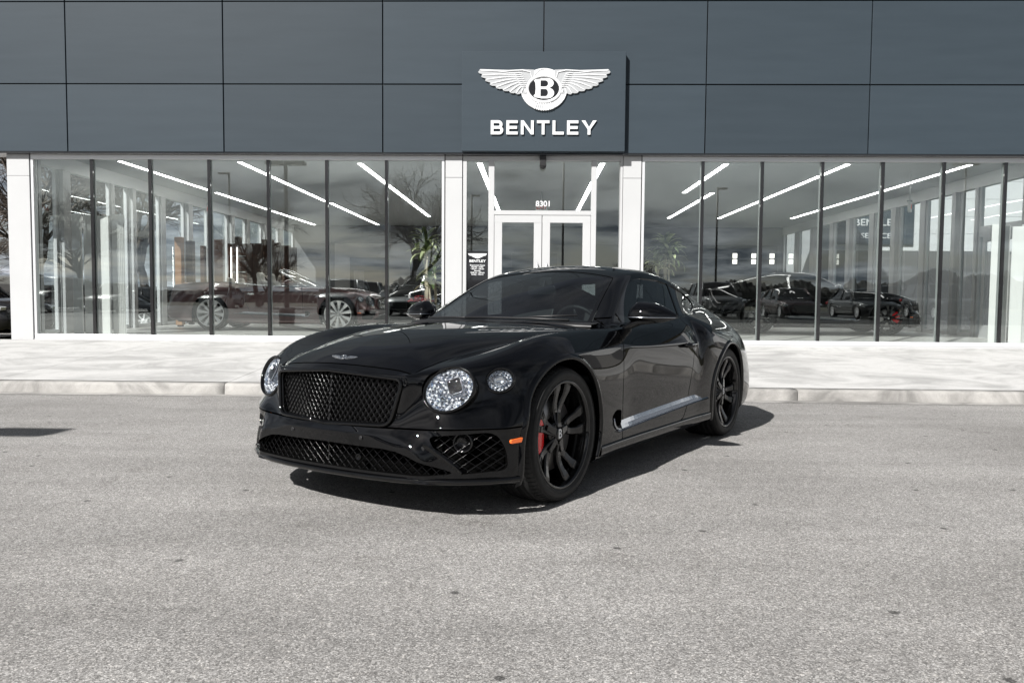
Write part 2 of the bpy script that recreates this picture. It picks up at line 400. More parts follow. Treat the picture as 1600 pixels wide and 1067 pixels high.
def make_body_surface(level=4, roofless=False):
    cols, top, nf, ns, nr = body_cage(); nc = len(cols); nrow = 9
    V = []; idx = {}
    def vid(p):
        k = (round(p[0], 5), round(p[1], 5), round(p[2], 5))
        if k not in idx: idx[k] = len(V); V.append(p)
        return idx[k]
    F = []; CR = {}
    for sgn in (1, -1):
        def m(p): return vid((p[0], p[1]*sgn, p[2]))
        def q(a, b, c, d):
            f = (a, b, c, d) if sgn == 1 else (d, c, b, a)
            F.append(f)
        B = [[m(p) for p in c] for c in cols]
        for i in range(nc-1):
            for j in range(nrow-1): q(B[i][j], B[i+1][j], B[i+1][j+1], B[i][j+1])
        # top grid: station 0 = front edge (cols 0..5), stations 1..ns = top rows + side row 8, last = rear edge
        rows = [[B[i][8] for i in range(nf)]]
        for k in range(ns): rows.append([m(p) for p in top[k]]+[B[nf+k][8]])
        rows.append([B[nc-1-i][8] for i in range(nr)])
        for k in range(len(rows)-1):
            for j in range(5): q(rows[k][j], rows[k][j+1], rows[k+1][j+1], rows[k+1][j])
        def cr(a, b, w): CR[(min(a, b), max(a, b))] = w
        for i in range(nc-1):
            k = i-nf                         # side index
            cr(B[i][8], B[i+1][8], .55 if i < nf-1 else (.8 if 8 <= k+1 < 16 else .35))
            cr(B[i][1], B[i+1][1], .7)
            if i < nf+3: cr(B[i][4], B[i+1][4], 1.0 if i >= nf-1 else .75)
            if nf+4 <= i < nf+13: cr(B[i][6], B[i+1][6], .55)
            if i < nf-1: cr(B[i][7], B[i+1][7], .5); cr(B[i][2], B[i+1][2], .4)
        for k in range(1, 9):
            cr(rows[k][3], rows[k+1][3], .3)
            cr(rows[k][0], rows[k+1][0], .9)
        for j in range(4): cr(rows[9][j], rows[9][j+1], .8)
        for k in range(9, 19): cr(rows[k][4], rows[k+1][4], .35)
    P = np.array(V, float)
    P2 = limit_fit(P, F, 3, .6, CR)
    P2[np.abs(P[:, 1]) < 1e-6, 1] = 0
    me = bpy.data.meshes.new('cage'); me.from_pydata(P2.tolist(), [], F); me.update()
    at = me.attributes.new('crease_edge', 'FLOAT', 'EDGE')
    for e in me.edges:
        a, b = e.vertices; w = CR.get((min(a, b), max(a, b)))
        if w: at.data[e.index].value = w
    ob = bpy.data.objects.new('cage', me); COL.objects.link(ob)
    sb = ob.modifiers.new('s', 'SUBSURF'); sb.levels = level; sb.render_levels = level; sb.subdivision_type = 'CATMULL_CLARK'; sb.use_limit_surface = True
    dg = bpy.context.evaluated_depsgraph_get(); ev = ob.evaluated_get(dg); m2 = ev.to_mesh()
    n = len(m2.vertices); P = np.empty(n*3); m2.vertices.foreach_get('co', P); P = P.reshape(-1, 3)
    N = np.empty(n*3); m2.vertices.foreach_get('normal', N); N = N.reshape(-1, 3)
    FF = np.empty(len(m2.polygons)*4, int); m2.polygons.foreach_get('vertices', FF); FF = FF.reshape(-1, 4)
    ev.to_mesh_clear(); bpy.data.objects.remove(ob); bpy.data.meshes.remove(me)
    return Surf(P, N, [tuple(map(int, f)) for f in FF])
# ---------------------------------------------------------------- car materials
def paint_mat(name, col, rough=.35, flake=.0):
    m = mat(name, col, rough=rough, metal=.0, coat=1.0, coat_rough=.012, spec=.4)
    nt = m.node_tree; b = nt.nodes['Principled BSDF']
    if flake:
        b.inputs['Metallic'].default_value = flake
    # very slight orange peel in the clear coat
    tc = nt.nodes.new('ShaderNodeTexCoord'); nz = nt.nodes.new('ShaderNodeTexNoise'); nz.inputs['Scale'].default_value = 260; nz.inputs['Detail'].default_value = 1
    bp = nt.nodes.new('ShaderNodeBump'); bp.inputs['Strength'].default_value = .004; bp.inputs['Distance'].default_value = .001
    nt.links.new(tc.outputs['Object'], nz.inputs['Vector']); nt.links.new(nz.outputs['Fac'], bp.inputs['Height']); nt.links.new(bp.outputs[0], b.inputs['Coat Normal'])
    return m
MP = {}
MP['black'] = paint_mat('black_paint', (.0008, .0009, .0013), rough=.5)
MP['black'].node_tree.nodes['Principled BSDF'].inputs['Specular IOR Level'].default_value = .0; MP['black'].node_tree.nodes['Principled BSDF'].inputs['Coat IOR'].default_value = 1.46
MP['gloss'] = mat('gloss_black_trim', (.0012, .0012, .0014), rough=.4, spec=.0, coat=1, coat_rough=.03)
MP['meshblack'] = mat('grille_mesh_black', (.002, .002, .0025), rough=.45, spec=.1, coat=.25, coat_rough=.14)
MP['trim'] = mat('satin_black_plastic', (.012, .012, .013), rough=.45)
MP['dark'] = mat('matt_black_cavity', (.0025, .0025, .0025), rough=1, spec=0)
MP['rubber'] = mat('tyre_rubber', (.019, .019, .019), rough=.6, spec=.3, vary=(30, .2), bump=(180, .15, .002))
MP['rim'] = mat('gloss_black_alloy', (.003, .003, .0033), rough=.35, spec=.1, coat=1, coat_rough=.03)
MP['rimsilver'] = mat('polished_silver_alloy', (.86, .86, .87), rough=.3, metal=.25)
MP['disc'] = mat('brake_disc_steel', (.32, .31, .30), rough=.38, metal=1)
MP['red'] = mat('red_caliper_enamel', (.80, .012, .015), rough=.25, coat=.6)
MP['white'] = mat('white_lettering', (.85, .85, .85), rough=.4)
MP['chrome'] = mat('bright_chrome', (.80, .81, .82), rough=.06, metal=1)
MP['darkchrome'] = mat('dark_chrome', (.40, .42, .45), rough=.10, metal=1)
MP['orange'] = mat('amber_marker_lens', (.9, .16, .02), rough=.25, coat=1)
MP['wsglass'] = glass_mat('windscreen_glass', (.40, .45, .45), refl=.045, rtint=(1, 1, 1))
MP['sideglass'] = glass_mat('tinted_side_glass', (.16, .17, .18), refl=.075)
MP['lampglass'] = glass_mat('lamp_cover_glass', (.93, .95, .97), refl=.05)
MP['leather'] = mat('black_leather', (.016, .016, .017), rough=.5, bump=(90, .2, .002))
MP['cream'] = mat('linen_leather', (.62, .60, .56), rough=.5)
MP['dash'] = mat('dashboard_leather', (.03, .033, .035), rough=.45)
def crystal_mat():
    m = mat('cut_crystal_reflector', (.80, .84, .90), rough=.12, metal=1)
    nt = m.node_tree; b = nt.nodes['Principled BSDF']
    tc = nt.nodes.new('ShaderNodeTexCoord'); vo = nt.nodes.new('ShaderNodeTexVoronoi'); vo.inputs['Scale'].default_value = 95
    bp = nt.nodes.new('ShaderNodeBump'); bp.inputs['Strength'].default_value = 1; bp.inputs['Distance'].default_value = .012
    nt.links.new(tc.outputs['Object'], vo.inputs['Vector']); nt.links.new(vo.outputs['Distance'], bp.inputs['Height']); nt.links.new(bp.outputs[0], b.inputs['Normal'])
    return m
MP['crystal'] = crystal_mat()
MP['facets'] = [mat('facet_'+n_, c_, rough=.05, metal=1) for n_, c_ in (('bright', (.92, .93, .95)), ('mid', (.42, .44, .48)), ('dark', (.07, .075, .09)), ('blue', (.45, .58, .78)), ('white', (.62, .63, .65)))]

def add_text(name, s, size, m, parent, M, extrude=.002, font_w=1.0, align='CENTER', offset=0.0):
    """lettering as a mesh, flat in XY of matrix M"""
    cu = bpy.data.curves.new(name, 'FONT'); cu.body = s; cu.size = size; cu.align_x = align; cu.align_y = 'CENTER'; cu.extrude = extrude; cu.offset = offset
    ob = bpy.data.objects.new(name, cu); COL.objects.link(ob)
    dg = bpy.context.evaluated_depsgraph_get(); me = bpy.data.meshes.new_from_object(ob.evaluated_get(dg)); bpy.data.objects.remove(ob)
    me.materials.clear(); me.materials.append(m)
    me.transform(M @ Matrix.Diagonal((font_w, 1, 1, 1)))
    o = bpy.data.objects.new(name, me); link(o, parent); return o

MP['facets'][4].node_tree.nodes['Principled BSDF'].inputs['Metallic'].default_value = 0
MP['facets'][0].node_tree.nodes['Principled BSDF'].inputs['Metallic'].default_value = .6
# ---------------------------------------------------------------- wheels
def make_wheel(kind='black', w=.28, parent=None, loc=(0, 0, 0), side=1, caliper=True, spin=0.0, detail=True):
    """axis along local Y, outer face towards +Y (side=1) or -Y; origin at hub centre, y=0 is the outer face plane of the tyre"""
    r = bpy.data.objects.new('wheel', None); r.empty_display_size = .1; link(r, parent); r.location = loc
    r.rotation_euler = (0, 0, 0 if side == 1 else pi)
    RM = MP['rim'] if kind == 'black' else MP['rimsilver']
    # tyre: y from 0 (outer) to -w
    R0, RB = .374, .292
    prof = [(RB-.006, -.012), (RB+.004, -.004), (.305, .004), (.325, .009), (.343, .007), (.3565, -.004), (.3645, -.016), (.3700, -.034), (.3735, -.07), (R0, -w/2),
            (.3735, -w+.07), (.3700, -w+.034), (.3640, -w+.016), (.352, -w+.002), (.33, -w-.006), (.31, -w), (RB-.006, -w+.02)]
    mb = MB(); mb.lathe(prof, 72, axis='Y')
    if detail:
        # tread: raised blocks round the shoulders, grooves between ribs
        nb = 78
        for k in range(nb):
            a = 2*pi*k/nb
            for (y0, y1, rr0, rr1) in ((-.006, -.046, .3580, .3725), (-w+.046, -w+.006, .3725, .358)):
                da = pi/nb*.62; v = []
                for aa in (a-da, a+da):
                    for (y, rr) in ((y0, rr0), ((y0+y1)/2, (rr0+rr1)/2+.0035), (y1, rr1)):
                        v.append(((rr+.0028)*cos(aa), y, (rr+.0028)*sin(aa))); v.append(((rr-.006)*cos(aa), y, (rr-.006)*sin(aa)))
                # v: per aa: top0,bot0,top1,bot1,top2,bot2
                f = [(0, 2, 8, 6), (2, 4, 10, 8), (0, 1, 3, 2), (2, 3, 5, 4), (6, 8, 9, 7), (8, 10, 11, 9), (0, 6, 7, 1), (4, 5, 11, 10)]
                mb.add(v, f, False)
        for yc in (-.075, -.115, -.165, -.205):
            mb.lathe([(R0-.001, yc-.017), (R0+.0035, yc-.014), (R0+.0035, yc+.014), (R0-.001, yc+.017)], 72, axis='Y')
        # sidewall ribs
        mb.lathe([(.349, .0055), (.351, .0085), (.353, .004)], 72, axis='Y')
        mb.lathe([(.313, .0055), (.315, .0085), (.317, .0068)], 72, axis='Y')
    mb.build('tyre', MP['rubber'], r)
    # rim: lip and barrel
    mb = MB()
    mb.lathe([(RB+.004, -.012), (RB+.008, -.003), (RB+.004, .003), (RB-.006, .002), (RB-.010, -.012), (RB-.016, -.035), (RB-.022, -.07), (RB-.032, -.13), (RB-.034, -w+.03), (RB, -w+.012)], 72, axis='Y')
    rimo = mb.build('rim', RM, r)
    # spokes
    if kind == 'black':
        for p in range(5):
            base = 2*pi*p/5+pi/2+spin; sp = MB()
            for s in (-1, 1):
                pts = []
                for t in np.linspace(0, 1, 9):
                    rr = .050+t*(RB-.012-.050)
                    a = base+s*(.07+.135*t**.8+.05*sin(pi*t))*(.5+.5*min(1, t*2.2))+.05*sin(pi*t)
                    yy = -.030-.034*sin(pi*min(1, t*1.05))**1.0*(1-t)**.4 + .010*t - .006
                    pts.append((rr, a, yy))
                sec = []
                for (rr, a, yy), t in zip(pts, np.linspace(0, 1, 9)):
                    wd = (.026-.004*sin(pi*t))*(1.0 if t < .85 else 1.25); dp = .038-.012*t
                    c, s_ = cos(a), sin(a); rad = Vector((c, 0, s_)); tan = Vector((-s_, 0, c)); ax = Vector((0, 1, 0))
                    ctr = rad*rr+ax*yy
                    # sloped top face: high inner edge, chamfer
                    sec.append([ctr-tan*wd-ax*dp, ctr-tan*wd-ax*.006, ctr-tan*wd*.72+ax*.001, ctr+tan*wd*.72+ax*.001, ctr+tan*wd-ax*.006, ctr+tan*wd-ax*dp])
                sp.grid(sec, smooth=False)
                sp.add(sec[0], [tuple(range(6))]); sp.add(sec[-1], [tuple(range(6))[::-1]])
            # web joining the pair near the hub
            a0, a1 = base-.22, base+.22
            web = [(.045*cos(base-.5), -.034, .045*sin(base-.5)), (.12*cos(base-.12), -.045, .12*sin(base-.12)), (.12*cos(base+.12), -.045, .12*sin(base+.12)), (.045*cos(base+.5), -.034, .045*sin(base+.5))]
            sp.add(web+[(x, y-.03, z) for x, y, z in web], [(0, 1, 2, 3), (4, 7, 6, 5), (0, 4, 5, 1), (1, 5, 6, 2), (2, 6, 7, 3)])
            sp.build('spoke', RM, r, bevel=.0025)
    else:
        for p in range(10):
            base = 2*pi*p/10+pi/2+spin; sp = MB(); sec = []
            for t in np.linspace(0, 1, 7):
                rr = .055+t*(RB-.008-.055); wd = .014+.030*t**1.3; yy = -.03-.02*sin(pi*t)+.018*t; dp = .03-.012*t
                c, s_ = cos(base), sin(base); rad = Vector((c, 0, s_)); tan = Vector((-s_, 0, c)); ax = Vector((0, 1, 0)); ctr = rad*rr+ax*yy
                sec.append([ctr-tan*wd-ax*dp, ctr-tan*wd, ctr-tan*wd*.15+ax*.004, ctr+tan*wd, ctr+tan*wd-ax*dp])
            sp.grid(sec, smooth=False); sp.add(sec[-1], [tuple(range(5))[::-1]])
            sp.build('spoke', RM, r)
    hb = MB(); hb.lathe([(.0, -.030), (.030, -.031), (.034, -.034), (.036, -.045), (.062, -.048), (.070, -.055), (.074, -.10)], 40, axis='Y')
    for k in range(5):
        a = 2*pi*k/5+pi/2+spin+pi/5; M = Matrix.Translation((.054*cos(a), -.045, .054*sin(a)))
        hb.lathe([(.0, .004), (.008, .004), (.010, 0), (.010, -.012)], 6, M=M, axis='Y')
    hub = hb.build('hub', RM, r)
    if detail:
        # winged-B cap: white letter on black
        M = Matrix.Translation((0, -.0285, 0)) @ Matrix.Rotation(pi/2, 4, 'X') @ Matrix.Rotation(pi, 4, 'Y')
        # text plane normal must face +Y
        M = Matrix(((-1, 0, 0, 0), (0, 0, 1, -.0290), (0, 1, 0, 0), (0, 0, 0, 1)))
        add_text('emblem', 'B', .072, MP['white'], hub, M, extrude=.001, offset=.0008)
    if caliper:
        d = MB(); d.lathe([(.09, -.085), (.205, -.085), (.207, -.092), (.207, -.112), (.205, -.118), (.09, -.118)], 48, axis='Y')
        d.build('brake_disc', MP['disc'], r)
    if not detail: pass
    return r

def add_caliper(parent, loc, side, ang, col='red'):
    """caliper fixed to the car, clasping the disc; ang = centre angle in the wheel plane"""
    mb = MB(); rows = []
    for t in np.linspace(-1, 1, 13):
        a = ang+t*.60; e = 1-abs(t)**4*.35; rows.append([])
        for (rr, y) in ((.095, -.125), (.095, -.085), (.112, -.066), (.175, -.058), (.240, -.060), (.258, -.078), (.258, -.125)):
            r2 = .186+(rr-.186)*e; rows[-1].append((r2*cos(a), y, r2*sin(a)))
    mb.grid(rows); mb.add(rows[0], [tuple(range(7))]); mb.add(rows[-1], [tuple(range(7))[::-1]])
    o = mb.build('brake_caliper', MP[col], parent, bevel=.003); o.location = loc
    if side == -1: o.rotation_euler = (0, 0, pi)
    return o
# ---------------------------------------------------------------- the coupe and its open sister
FAX, RAX = -.035, -2.83       # axle positions
HULL = {}
def hull(level):
    if level not in HULL: HULL[level] = make_body_surface(level)
    return HULL[level]

DLO = [(-.925, .972), (-1.00, 1.022), (-1.26, 1.157), (-1.45, 1.246), (-1.58, 1.287), (-1.74, 1.305), (-2.03, 1.296), (-2.27, 1.262), (-2.50, 1.208), (-2.64, 1.158), (-2.70, 1.115), (-2.68, 1.085),
       (-2.60, 1.058), (-2.49, 1.036), (-2.35, 1.022), (-2.07, 1.002), (-1.7, .980), (-1.28, .964), (-1.05, .962)]
BPIL = [(-2.235, 1.33), (-2.265, 1.33), (-2.075, .98), (-2.045, .98)]
DOOR = [(-.79, .255), (-.80, .55), (-.805, .80), (-.835, .90), (-.862, 1.0), (-2.03, 1.08), (-2.062, 1.0), (-2.10, .90), (-2.095, .80), (-2.06, .65), (-2.00, .48), (-1.93, .33), (-1.86, .262), (-1.76, .235), (-.84, .222)]
SHUT = [(.70, .478), (.60, .512), (.483, .530), (.34, .562), (.18, .603), (0, .645), (-.22, .685), (-.436, .722), (-.60, .748), (-.70, .760)]
def hood_poly():
    a = [(x, y) for x, y in SHUT]
    b = [(-.70, .55), (-.635, .30), (-.615, 0)]
    left = a+b
    fr = [(.762-.075*(abs(y)/.475)**2.2*.92-.004, y) for y in (.40, .30, .20, .10)]
    fr = [(.758, 0)]+fr[::-1]
    pts = fr+left
    return pts+[(x, -y) for x, y in reversed(pts) if abs(y) > 1e-6]
def ws_poly():
    l = [(-.655, 0), (-.665, .25), (-.705, .48), (-.80, .700), (-1.06, .632), (-1.30, .582), (-1.425, .552), (-1.452, .40), (-1.476, .2), (-1.485, 0)]
    return l+[(x, -y) for x, y in reversed(l) if y > 0]
def rw_poly():
    l = [(-2.50, 0), (-2.505, .30), (-2.53, .47), (-2.62, .50), (-3.0, .475), (-3.24, .43), (-3.27, .40), (-3.30, 0)]
    return l+[(x, -y) for x, y in reversed(l) if y > 0]
def arch_sdf(P, cx, r, front=True):
    x, z = P[:, 0]-cx, P[:, 2]-.375
    d = r-np.hypot(x, z)
    if front: d = np.where((z < 0) & (x > 0), r+.004+.10*(-z)-x, d)
    else: d = np.where((z < 0) & (x < 0), r+.02*(-z)+x, d)
    lim = np.abs(P[:, 1])-.45
    return np.minimum(d, lim)

def front_rect(P, poly): return np.minimum(sdf_poly(P[:, 1], P[:, 2], poly), (P[:, 0]-.2)*10)
def sym(poly): return poly+[(-y, z) for y, z in reversed(poly)]
GRILLE = sym(round_poly([(0, .462), (.398, .474), (.452, .705), (0, .735)], [0, .05, .045, 0]))
GRILLE = [p for i, p in enumerate(GRILLE) if i == 0 or (abs(p[0]-GRILLE[i-1][0])+abs(p[1]-GRILLE[i-1][1])) > 1e-4]
LOWM = sym([(0, .240), (.55, .238), (.690, .246), (.712, .252), (.700, .262), (.60, .302), (.52, .333), (.455, .352), (.38, .360), (0, .366)])
INTK = round_poly([(.600, .430), (.872, .455), (.905, .36), (.915, .262), (.745, .246), (.66, .335)], [.03, .04, .03, .03, .02, .02])

def lamp_frame(c, n, roll=0):
    n = Vector(n).normalized(); u = Vector((0, 0, 1)); u = (u-n*u.dot(n)).normalized(); s = u.cross(n)
    s, u = s*cos(roll)+u*sin(roll), u*cos(roll)-s*sin(roll)
    return Matrix(((s.x, u.x, n.x, c[0]), (s.y, u.y, n.y, c[1]), (s.z, u.z, n.z, c[2]), (0, 0, 0, 1)))
LAMPS = [((.630, .652, .658), (1, .30, .36), .138, .113, .38), ((.446, .836, .702), (.88, .66, .40), .076, .063, .30)]
def ell_sdf(P, c, n, a, b, roll):
    M = np.array(lamp_frame(c, n, roll).inverted()); Q = P@M[:3, :3].T+M[:3, 3]
    k = np.hypot(Q[:, 0]/a, Q[:, 1]/b); d = (1-k)*min(a, b)
    return np.where(np.abs(Q[:, 2]) < .16, d, -.2)

def build_bentley(root, paint, level=4, open_top=False, wheel='black', detail=True, cal='red', glass='sideglass', seats='leather'):
    S = hull(level)
    G = .0042 if detail else .004
    flm = [paint, MP['dark']]
    # arches
    _, S = S.split(lambda P: arch_sdf(P, FAX, .418)); _, S = S.split(lambda P: arch_sdf(P, RAX, .408, False))
    S = S.compact()
    grp = {}
    def cut(S, f, gap=G):
        a, b = S.split(lambda P: f(P)-gap)
        if gap > 0: _, b = b.split(lambda P: f(P)+gap)
        return a.compact(), b.compact()
    fg = lambda P: front_rect(P, GRILLE)
    _, S = cut(S, fg, 0)
    _, S = cut(S, lambda P: front_rect(P, LOWM), 0)
    for s in (1, -1):
        _, S = cut(S, lambda P: np.minimum(sdf_poly(P[:, 1]*s, P[:, 2], INTK), (P[:, 0]-.25)*10), 0)
        for (c, n, a, b, roll) in LAMPS:
            _, S = cut(S, lambda P: ell_sdf(P*[1, s, 1], c, n, a, b, roll), 0)
    # glass areas
    ws, S = cut(S, lambda P: np.minimum(sdf_poly(P[:, 0], P[:, 1], ws_poly()), (P[:, 2]-.9)*5), .003)
    rw, S = cut(S, lambda P: np.minimum(sdf_poly(P[:, 0], P[:, 1], rw_poly()), (P[:, 2]-.9)*5), .003)
    dlo = []
    for s in (1, -1):
        f = lambda P: np.minimum(sdf_poly(P[:, 0], P[:, 2], DLO), P[:, 1]*s-.45)
        d, S = cut(S, f, 0); dlo.append(d)
    hood, S = cut(S, lambda P: np.minimum(sdf_poly(P[:, 0], P[:, 1], hood_poly()), (P[:, 2]-.70)*5))
    doors = []
    for s in (1, -1):
        f = lambda P: np.minimum(sdf_poly(P[:, 0], P[:, 2], DOOR), P[:, 1]*s-.4)
        d, S = cut(S, f); doors.append(d)
    # bumper: everything ahead of the front arch and below the lamp ledge
    bump, S = cut(S, lambda P: np.minimum(.462+np.clip((.60-np.abs(P[:, 1])), -1, 0)*-.03-P[:, 2], P[:, 0]-.15))
    if open_top:
        _, S = S.split(lambda P: np.minimum(P[:, 2]-1.045, np.minimum(-.5-P[:, 0], 3))) ; S = S.compact()
        _, S = S.split(lambda P: np.minimum(np.minimum(P[:, 2]-.955, -.95-P[:, 0]), np.minimum(P[:, 0]+2.35, .80-np.abs(P[:, 1])))); S = S.compact()
    S.build('body', flm, root, flange=.022)
    ho = hood.build('hood', flm, root, flange=.02)
    for d, s in zip(doors, (1, -1)):
        if open_top: _, d = d.split(lambda P: P[:, 2]-.972); d = d.compact()
        dd = d.build('door', flm, root, flange=.02)
        # handle
        y0 = .944; mb = MB()
        pts = [(-1.855, y0-.016), (-1.875, y0+.020), (-1.93, y0+.028), (-1.99, y0+.022), (-2.025, y0-.014)]
        mb.tube([(x, y*s, .797) for x, y in pts], [.014, .018, .0195, .018, .013], 10, flat=1.0)
        mb.lathe([(.028, -.004), (.026, .002), (0, .003)], 20, M=Matrix.Translation((-1.945, (y0-.004)*s, .797)) @ Matrix.Diagonal((1.35, s, .8, 1)), axis='Y')
        if detail: mb.build('handle', MP['gloss'], dd); hb_ = MB(); hb_.tube([(x, (y0+.042)*s-.004*s*abs(x+1.94)/.08, .806) for x in (-1.885, -1.91, -1.94, -1.97, -1.995)], .0045, 6); hb_.build('handle_strip', MP['chrome'], dd)
        else: mb.build('handle', MP['chrome'], dd)
    bo = bump.build('front_bumper', flm, root, flange=.03)
    # front recess, ducts
    mb = MB(); mb.box(.44, .56, -.46, .46, .24, .70); mb.box(-3.7, .30, -.60, .60, .17, .34)
    mb.box(-3.7, .66, -.61, .61, .200, .215); mb.box(.47, .585, -.80, .80, .2155, .225); mb.box(-2.3, -.52, -.86, .86, .172, .188)  # plates added to stop sunlight leaking through the body onto the ground
    mb.build('underbody', MP['dark'], root)
    # wheel-well liners
    for cx in (FAX, RAX):
        for s in (1, -1):
            mb = MB(); mb.lathe([(.43, -.06), (.435, -.42)], 28, M=Matrix.Translation((cx, .935*s, .375)) @ Matrix.Diagonal((1, s, 1, 1)), axis='Y', a0=-.35, a1=pi+.35)
            mb.lathe([(.02, -.42), (.435, -.42)], 28, M=Matrix.Translation((cx, .935*s, .375)) @ Matrix.Diagonal((1, s, 1, 1)), axis='Y', a0=-.5, a1=pi+.5)
            mb.build('wheel_arch_liner', MP['dark'], root)
    for cx, w_, sp in ((FAX, .28, .10), (RAX, .315, .46)):
        for s in (1, -1):
            make_wheel(wheel, w_, root, (cx, .945*s, .374), s, spin=sp, detail=detail)
            
            if cx == FAX: add_caliper(root, (cx, .945*s, .374), s, .10 if s == 1 else pi-.10, cal)
    # windscreen
    if not open_top:
        for g, nm, mt in ((ws, 'windscreen', 'wsglass'), (rw, 'rear_window', 'wsglass')):
            # ceramic band: outer rim of the pane is opaque black
            poly = ws_poly() if nm == 'windscreen' else rw_poly()
            inn, rim = g.split(lambda P: sdf_poly(P[:, 0], P[:, 1], poly)-.028)
            gl = inn.compact().build(nm, MP[mt], root, flange=0, offset=-.004)
            rim.compact().build('screen_surround', MP['gloss'], gl, flange=.01, offset=-.0035)
        for d, s in zip(dlo, (1, -1)):
            f = lambda P: sdf_poly(P[:, 0], P[:, 2], DLO)
            frame, gl = d.split(lambda P: .012-f(P))
            bp_, gl = gl.split(lambda P: sdf_poly(P[:, 0], P[:, 2], BPIL))
            q, gl = gl.split(lambda P: sdf_poly(P[:, 0], P[:, 2], [(-2.255, 1.4), (-3, 1.4), (-3, .9), (-2.04, .9)]))
            # slim quarter divider ahead
            tri, gl = gl.split(lambda P: sdf_poly(P[:, 0], P[:, 2], [(-.88, .95), (-.88, 1.10), (-1.075, 1.10), (-1.052, .95)])-.0)
            dv, tri2 = tri.split(lambda P: sdf_poly(P[:, 0], P[:, 2], [(-1.045, .95), (-1.062, 1.10), (-1.08, 1.10), (-1.06, .95)]))
            w = gl.compact().build('side_window', MP[glass], root, flange=0, offset=-.005)
            if s == 1 or True: tri2.compact().build('quarter_glass', MP[glass], w, flange=0, offset=-.005)
            q.compact().build('rear_quarter_window', MP[glass], root, flange=0, offset=-.005)
            fr = frame.compact().build('window_surround', MP['gloss'], root, flange=.012, offset=.002)
            bp_.compact().build('pillar_trim', MP['gloss'], fr, flange=.01, offset=.0)
            if dv.F: dv.compact().build('divider', MP['gloss'], fr, flange=.01, offset=.0)
    else:
        mb = MB()
        rim = [(-.80, .70, .968), (-1.07, .638, 1.108), (-1.42, .562, 1.30), (-1.47, .35, 1.335), (-1.49, 0, 1.348)]
        rim = rim+[(x, -y, z) for x, y, z in reversed(rim[:-1])]
        mb.tube(rim, .022, 8); fo = mb.build('screen_frame', MP['chrome'], root)
        ws.compact().build('windscreen', MP['wsglass'], root, flange=0)
        for s in (1, -1):
            mb = MB(); mb.tube([(-.9, .81*s, .972), (-1.3, .832*s, .972), (-1.82, .822*s, .995), (-2.2, .80*s, 1.02), (-2.5, .75*s, 1.045)], .010, 8)
            mb.build('waist_trim', MP['chrome'], root)
        mb = MB(); mb.grid([[(x, y, z) for y in np.linspace(-.72, .72, 9)] for x, z in ((-2.25, 1.03), (-2.4, 1.06), (-2.7, 1.06), (-3.0, 1.05), (-3.4, 1.03))]); mb.build('roof_cover', paint, root)
    grille_parts(root, detail, bo)
    # lamps
    for s in (1, -1):
        for (c, n, a, b, roll) in LAMPS:
            M = lamp_frame((c[0], c[1]*s, c[2]), (n[0], n[1]*s, n[2]), roll*s); E_ = Matrix.Diagonal((a/b, 1, 1, 1))
            hl = bpy.data.objects.new('headlight', None); hl.empty_display_size = .05; link(hl, root); hl.matrix_local = M
            big = a > .09
            o = MB().lathe([(b+.004, -.07), (b+.005, .004), (b+.001, .010), (b-.006, .008), (b-.010, -.004), (b-.011, -.03)], 56, M=E_).build('bezel', MP['gloss'], hl)
            k = b-.011
            mbx = MB()
            mbx.lathe([(k, -.008), (k*.99, -.014), (k*.90, -.030), (k*.72, -.044), (k*.5, -.052), (0, -.055)], 56, M=E_)
            mbx.build('reflector', MP['crystal'], hl)
            mbf = MB(); rng = random.Random(3)
            # cut facets standing off the reflector, bright and dark tones paint in the sparkle
            for ring, (rr, cnt) in enumerate(((.93, 26), (.79, 22), (.64, 18), (.48, 13), (.32, 9), (.15, 5)) if big else ((.90, 16), (.66, 12))):
                for q in range(cnt):
                    t = 2*pi*(q+.5*(ring % 2))/cnt; ce = Vector((k*rr*cos(t)*a/b, k*rr*sin(t), -.012-.030*(1-rr)-.006)); h = k*(.105 if big else .15)
                    if big and -.012 < ce.x*s < .078 and -.040 < ce.y < .056: continue
                    nn = Vector((rng.uniform(-.5, .5), rng.uniform(-.5, .5), 1)).normalized()
                    p = [ce+Vector((h*cos(w+t), h*sin(w+t), -(nn.x*h*cos(w+t)+nn.y*h*sin(w+t))/nn.z)) for w in (0, pi/2, pi, 3*pi/2)]
                    tip = ce+Vector((rng.uniform(-.4, .4)*h, rng.uniform(-.4, .4)*h, h*.7))
                    for w in range(4): mbf.add([p[w], p[(w+1) % 4], tip], [(0, 1, 2)], False, rng.choice((0, 0, 1, 4, 3, 4, 4, 2)))
            mbf.build('crystal_facets', MP['facets'], hl, fix=False)
            if big:
                mb = MB(); mb.prism(round_poly([(x*s, y) for x, y in ((-.004, -.032), (.068, -.032), (.072, .048), (-.002, .050))], .012, 4), -.016, -.010); mb.build('projector_housing', MP['facets'][2], hl)
                mb = MB()
                # projector frame: a squarish ring with four cells
                for (x0, x1, y0, y1) in ((.004, .030, .012, .042), (.034, .060, .012, .042), (.004, .030, -.022, .008), (.034, .060, -.022, .008)):
                    X0, X1 = x0*s, x1*s
                    mb.lathe([(.0150, -.010), (.0150, -.002), (.0120, -.002), (.0115, -.008), (.006, -.005), (0, -.004)], 20, M=Matrix.Translation(((X0+X1)/2, (y0+y1)/2, -.002)))
                mb.build('projector', MP['gloss'], hl)
                mb = MB(); pts = [(.0, .048), (.064, .048), (.070, .040), (.070, -.022), (.062, -.030), (.006, -.030), (-.002, -.022), (-.004, .040)]
                mb.tube([(x*s, y, -.004) for x, y in pts+pts[:1]], .0022, 6); mb.build('light_guide', MP['chrome'], hl)
            else:
                MB().lathe([(.026, -.006), (.030, -.012), (.020, -.030), (0, -.034)], 28, M=E_).build('projector', MP['chrome'], hl)
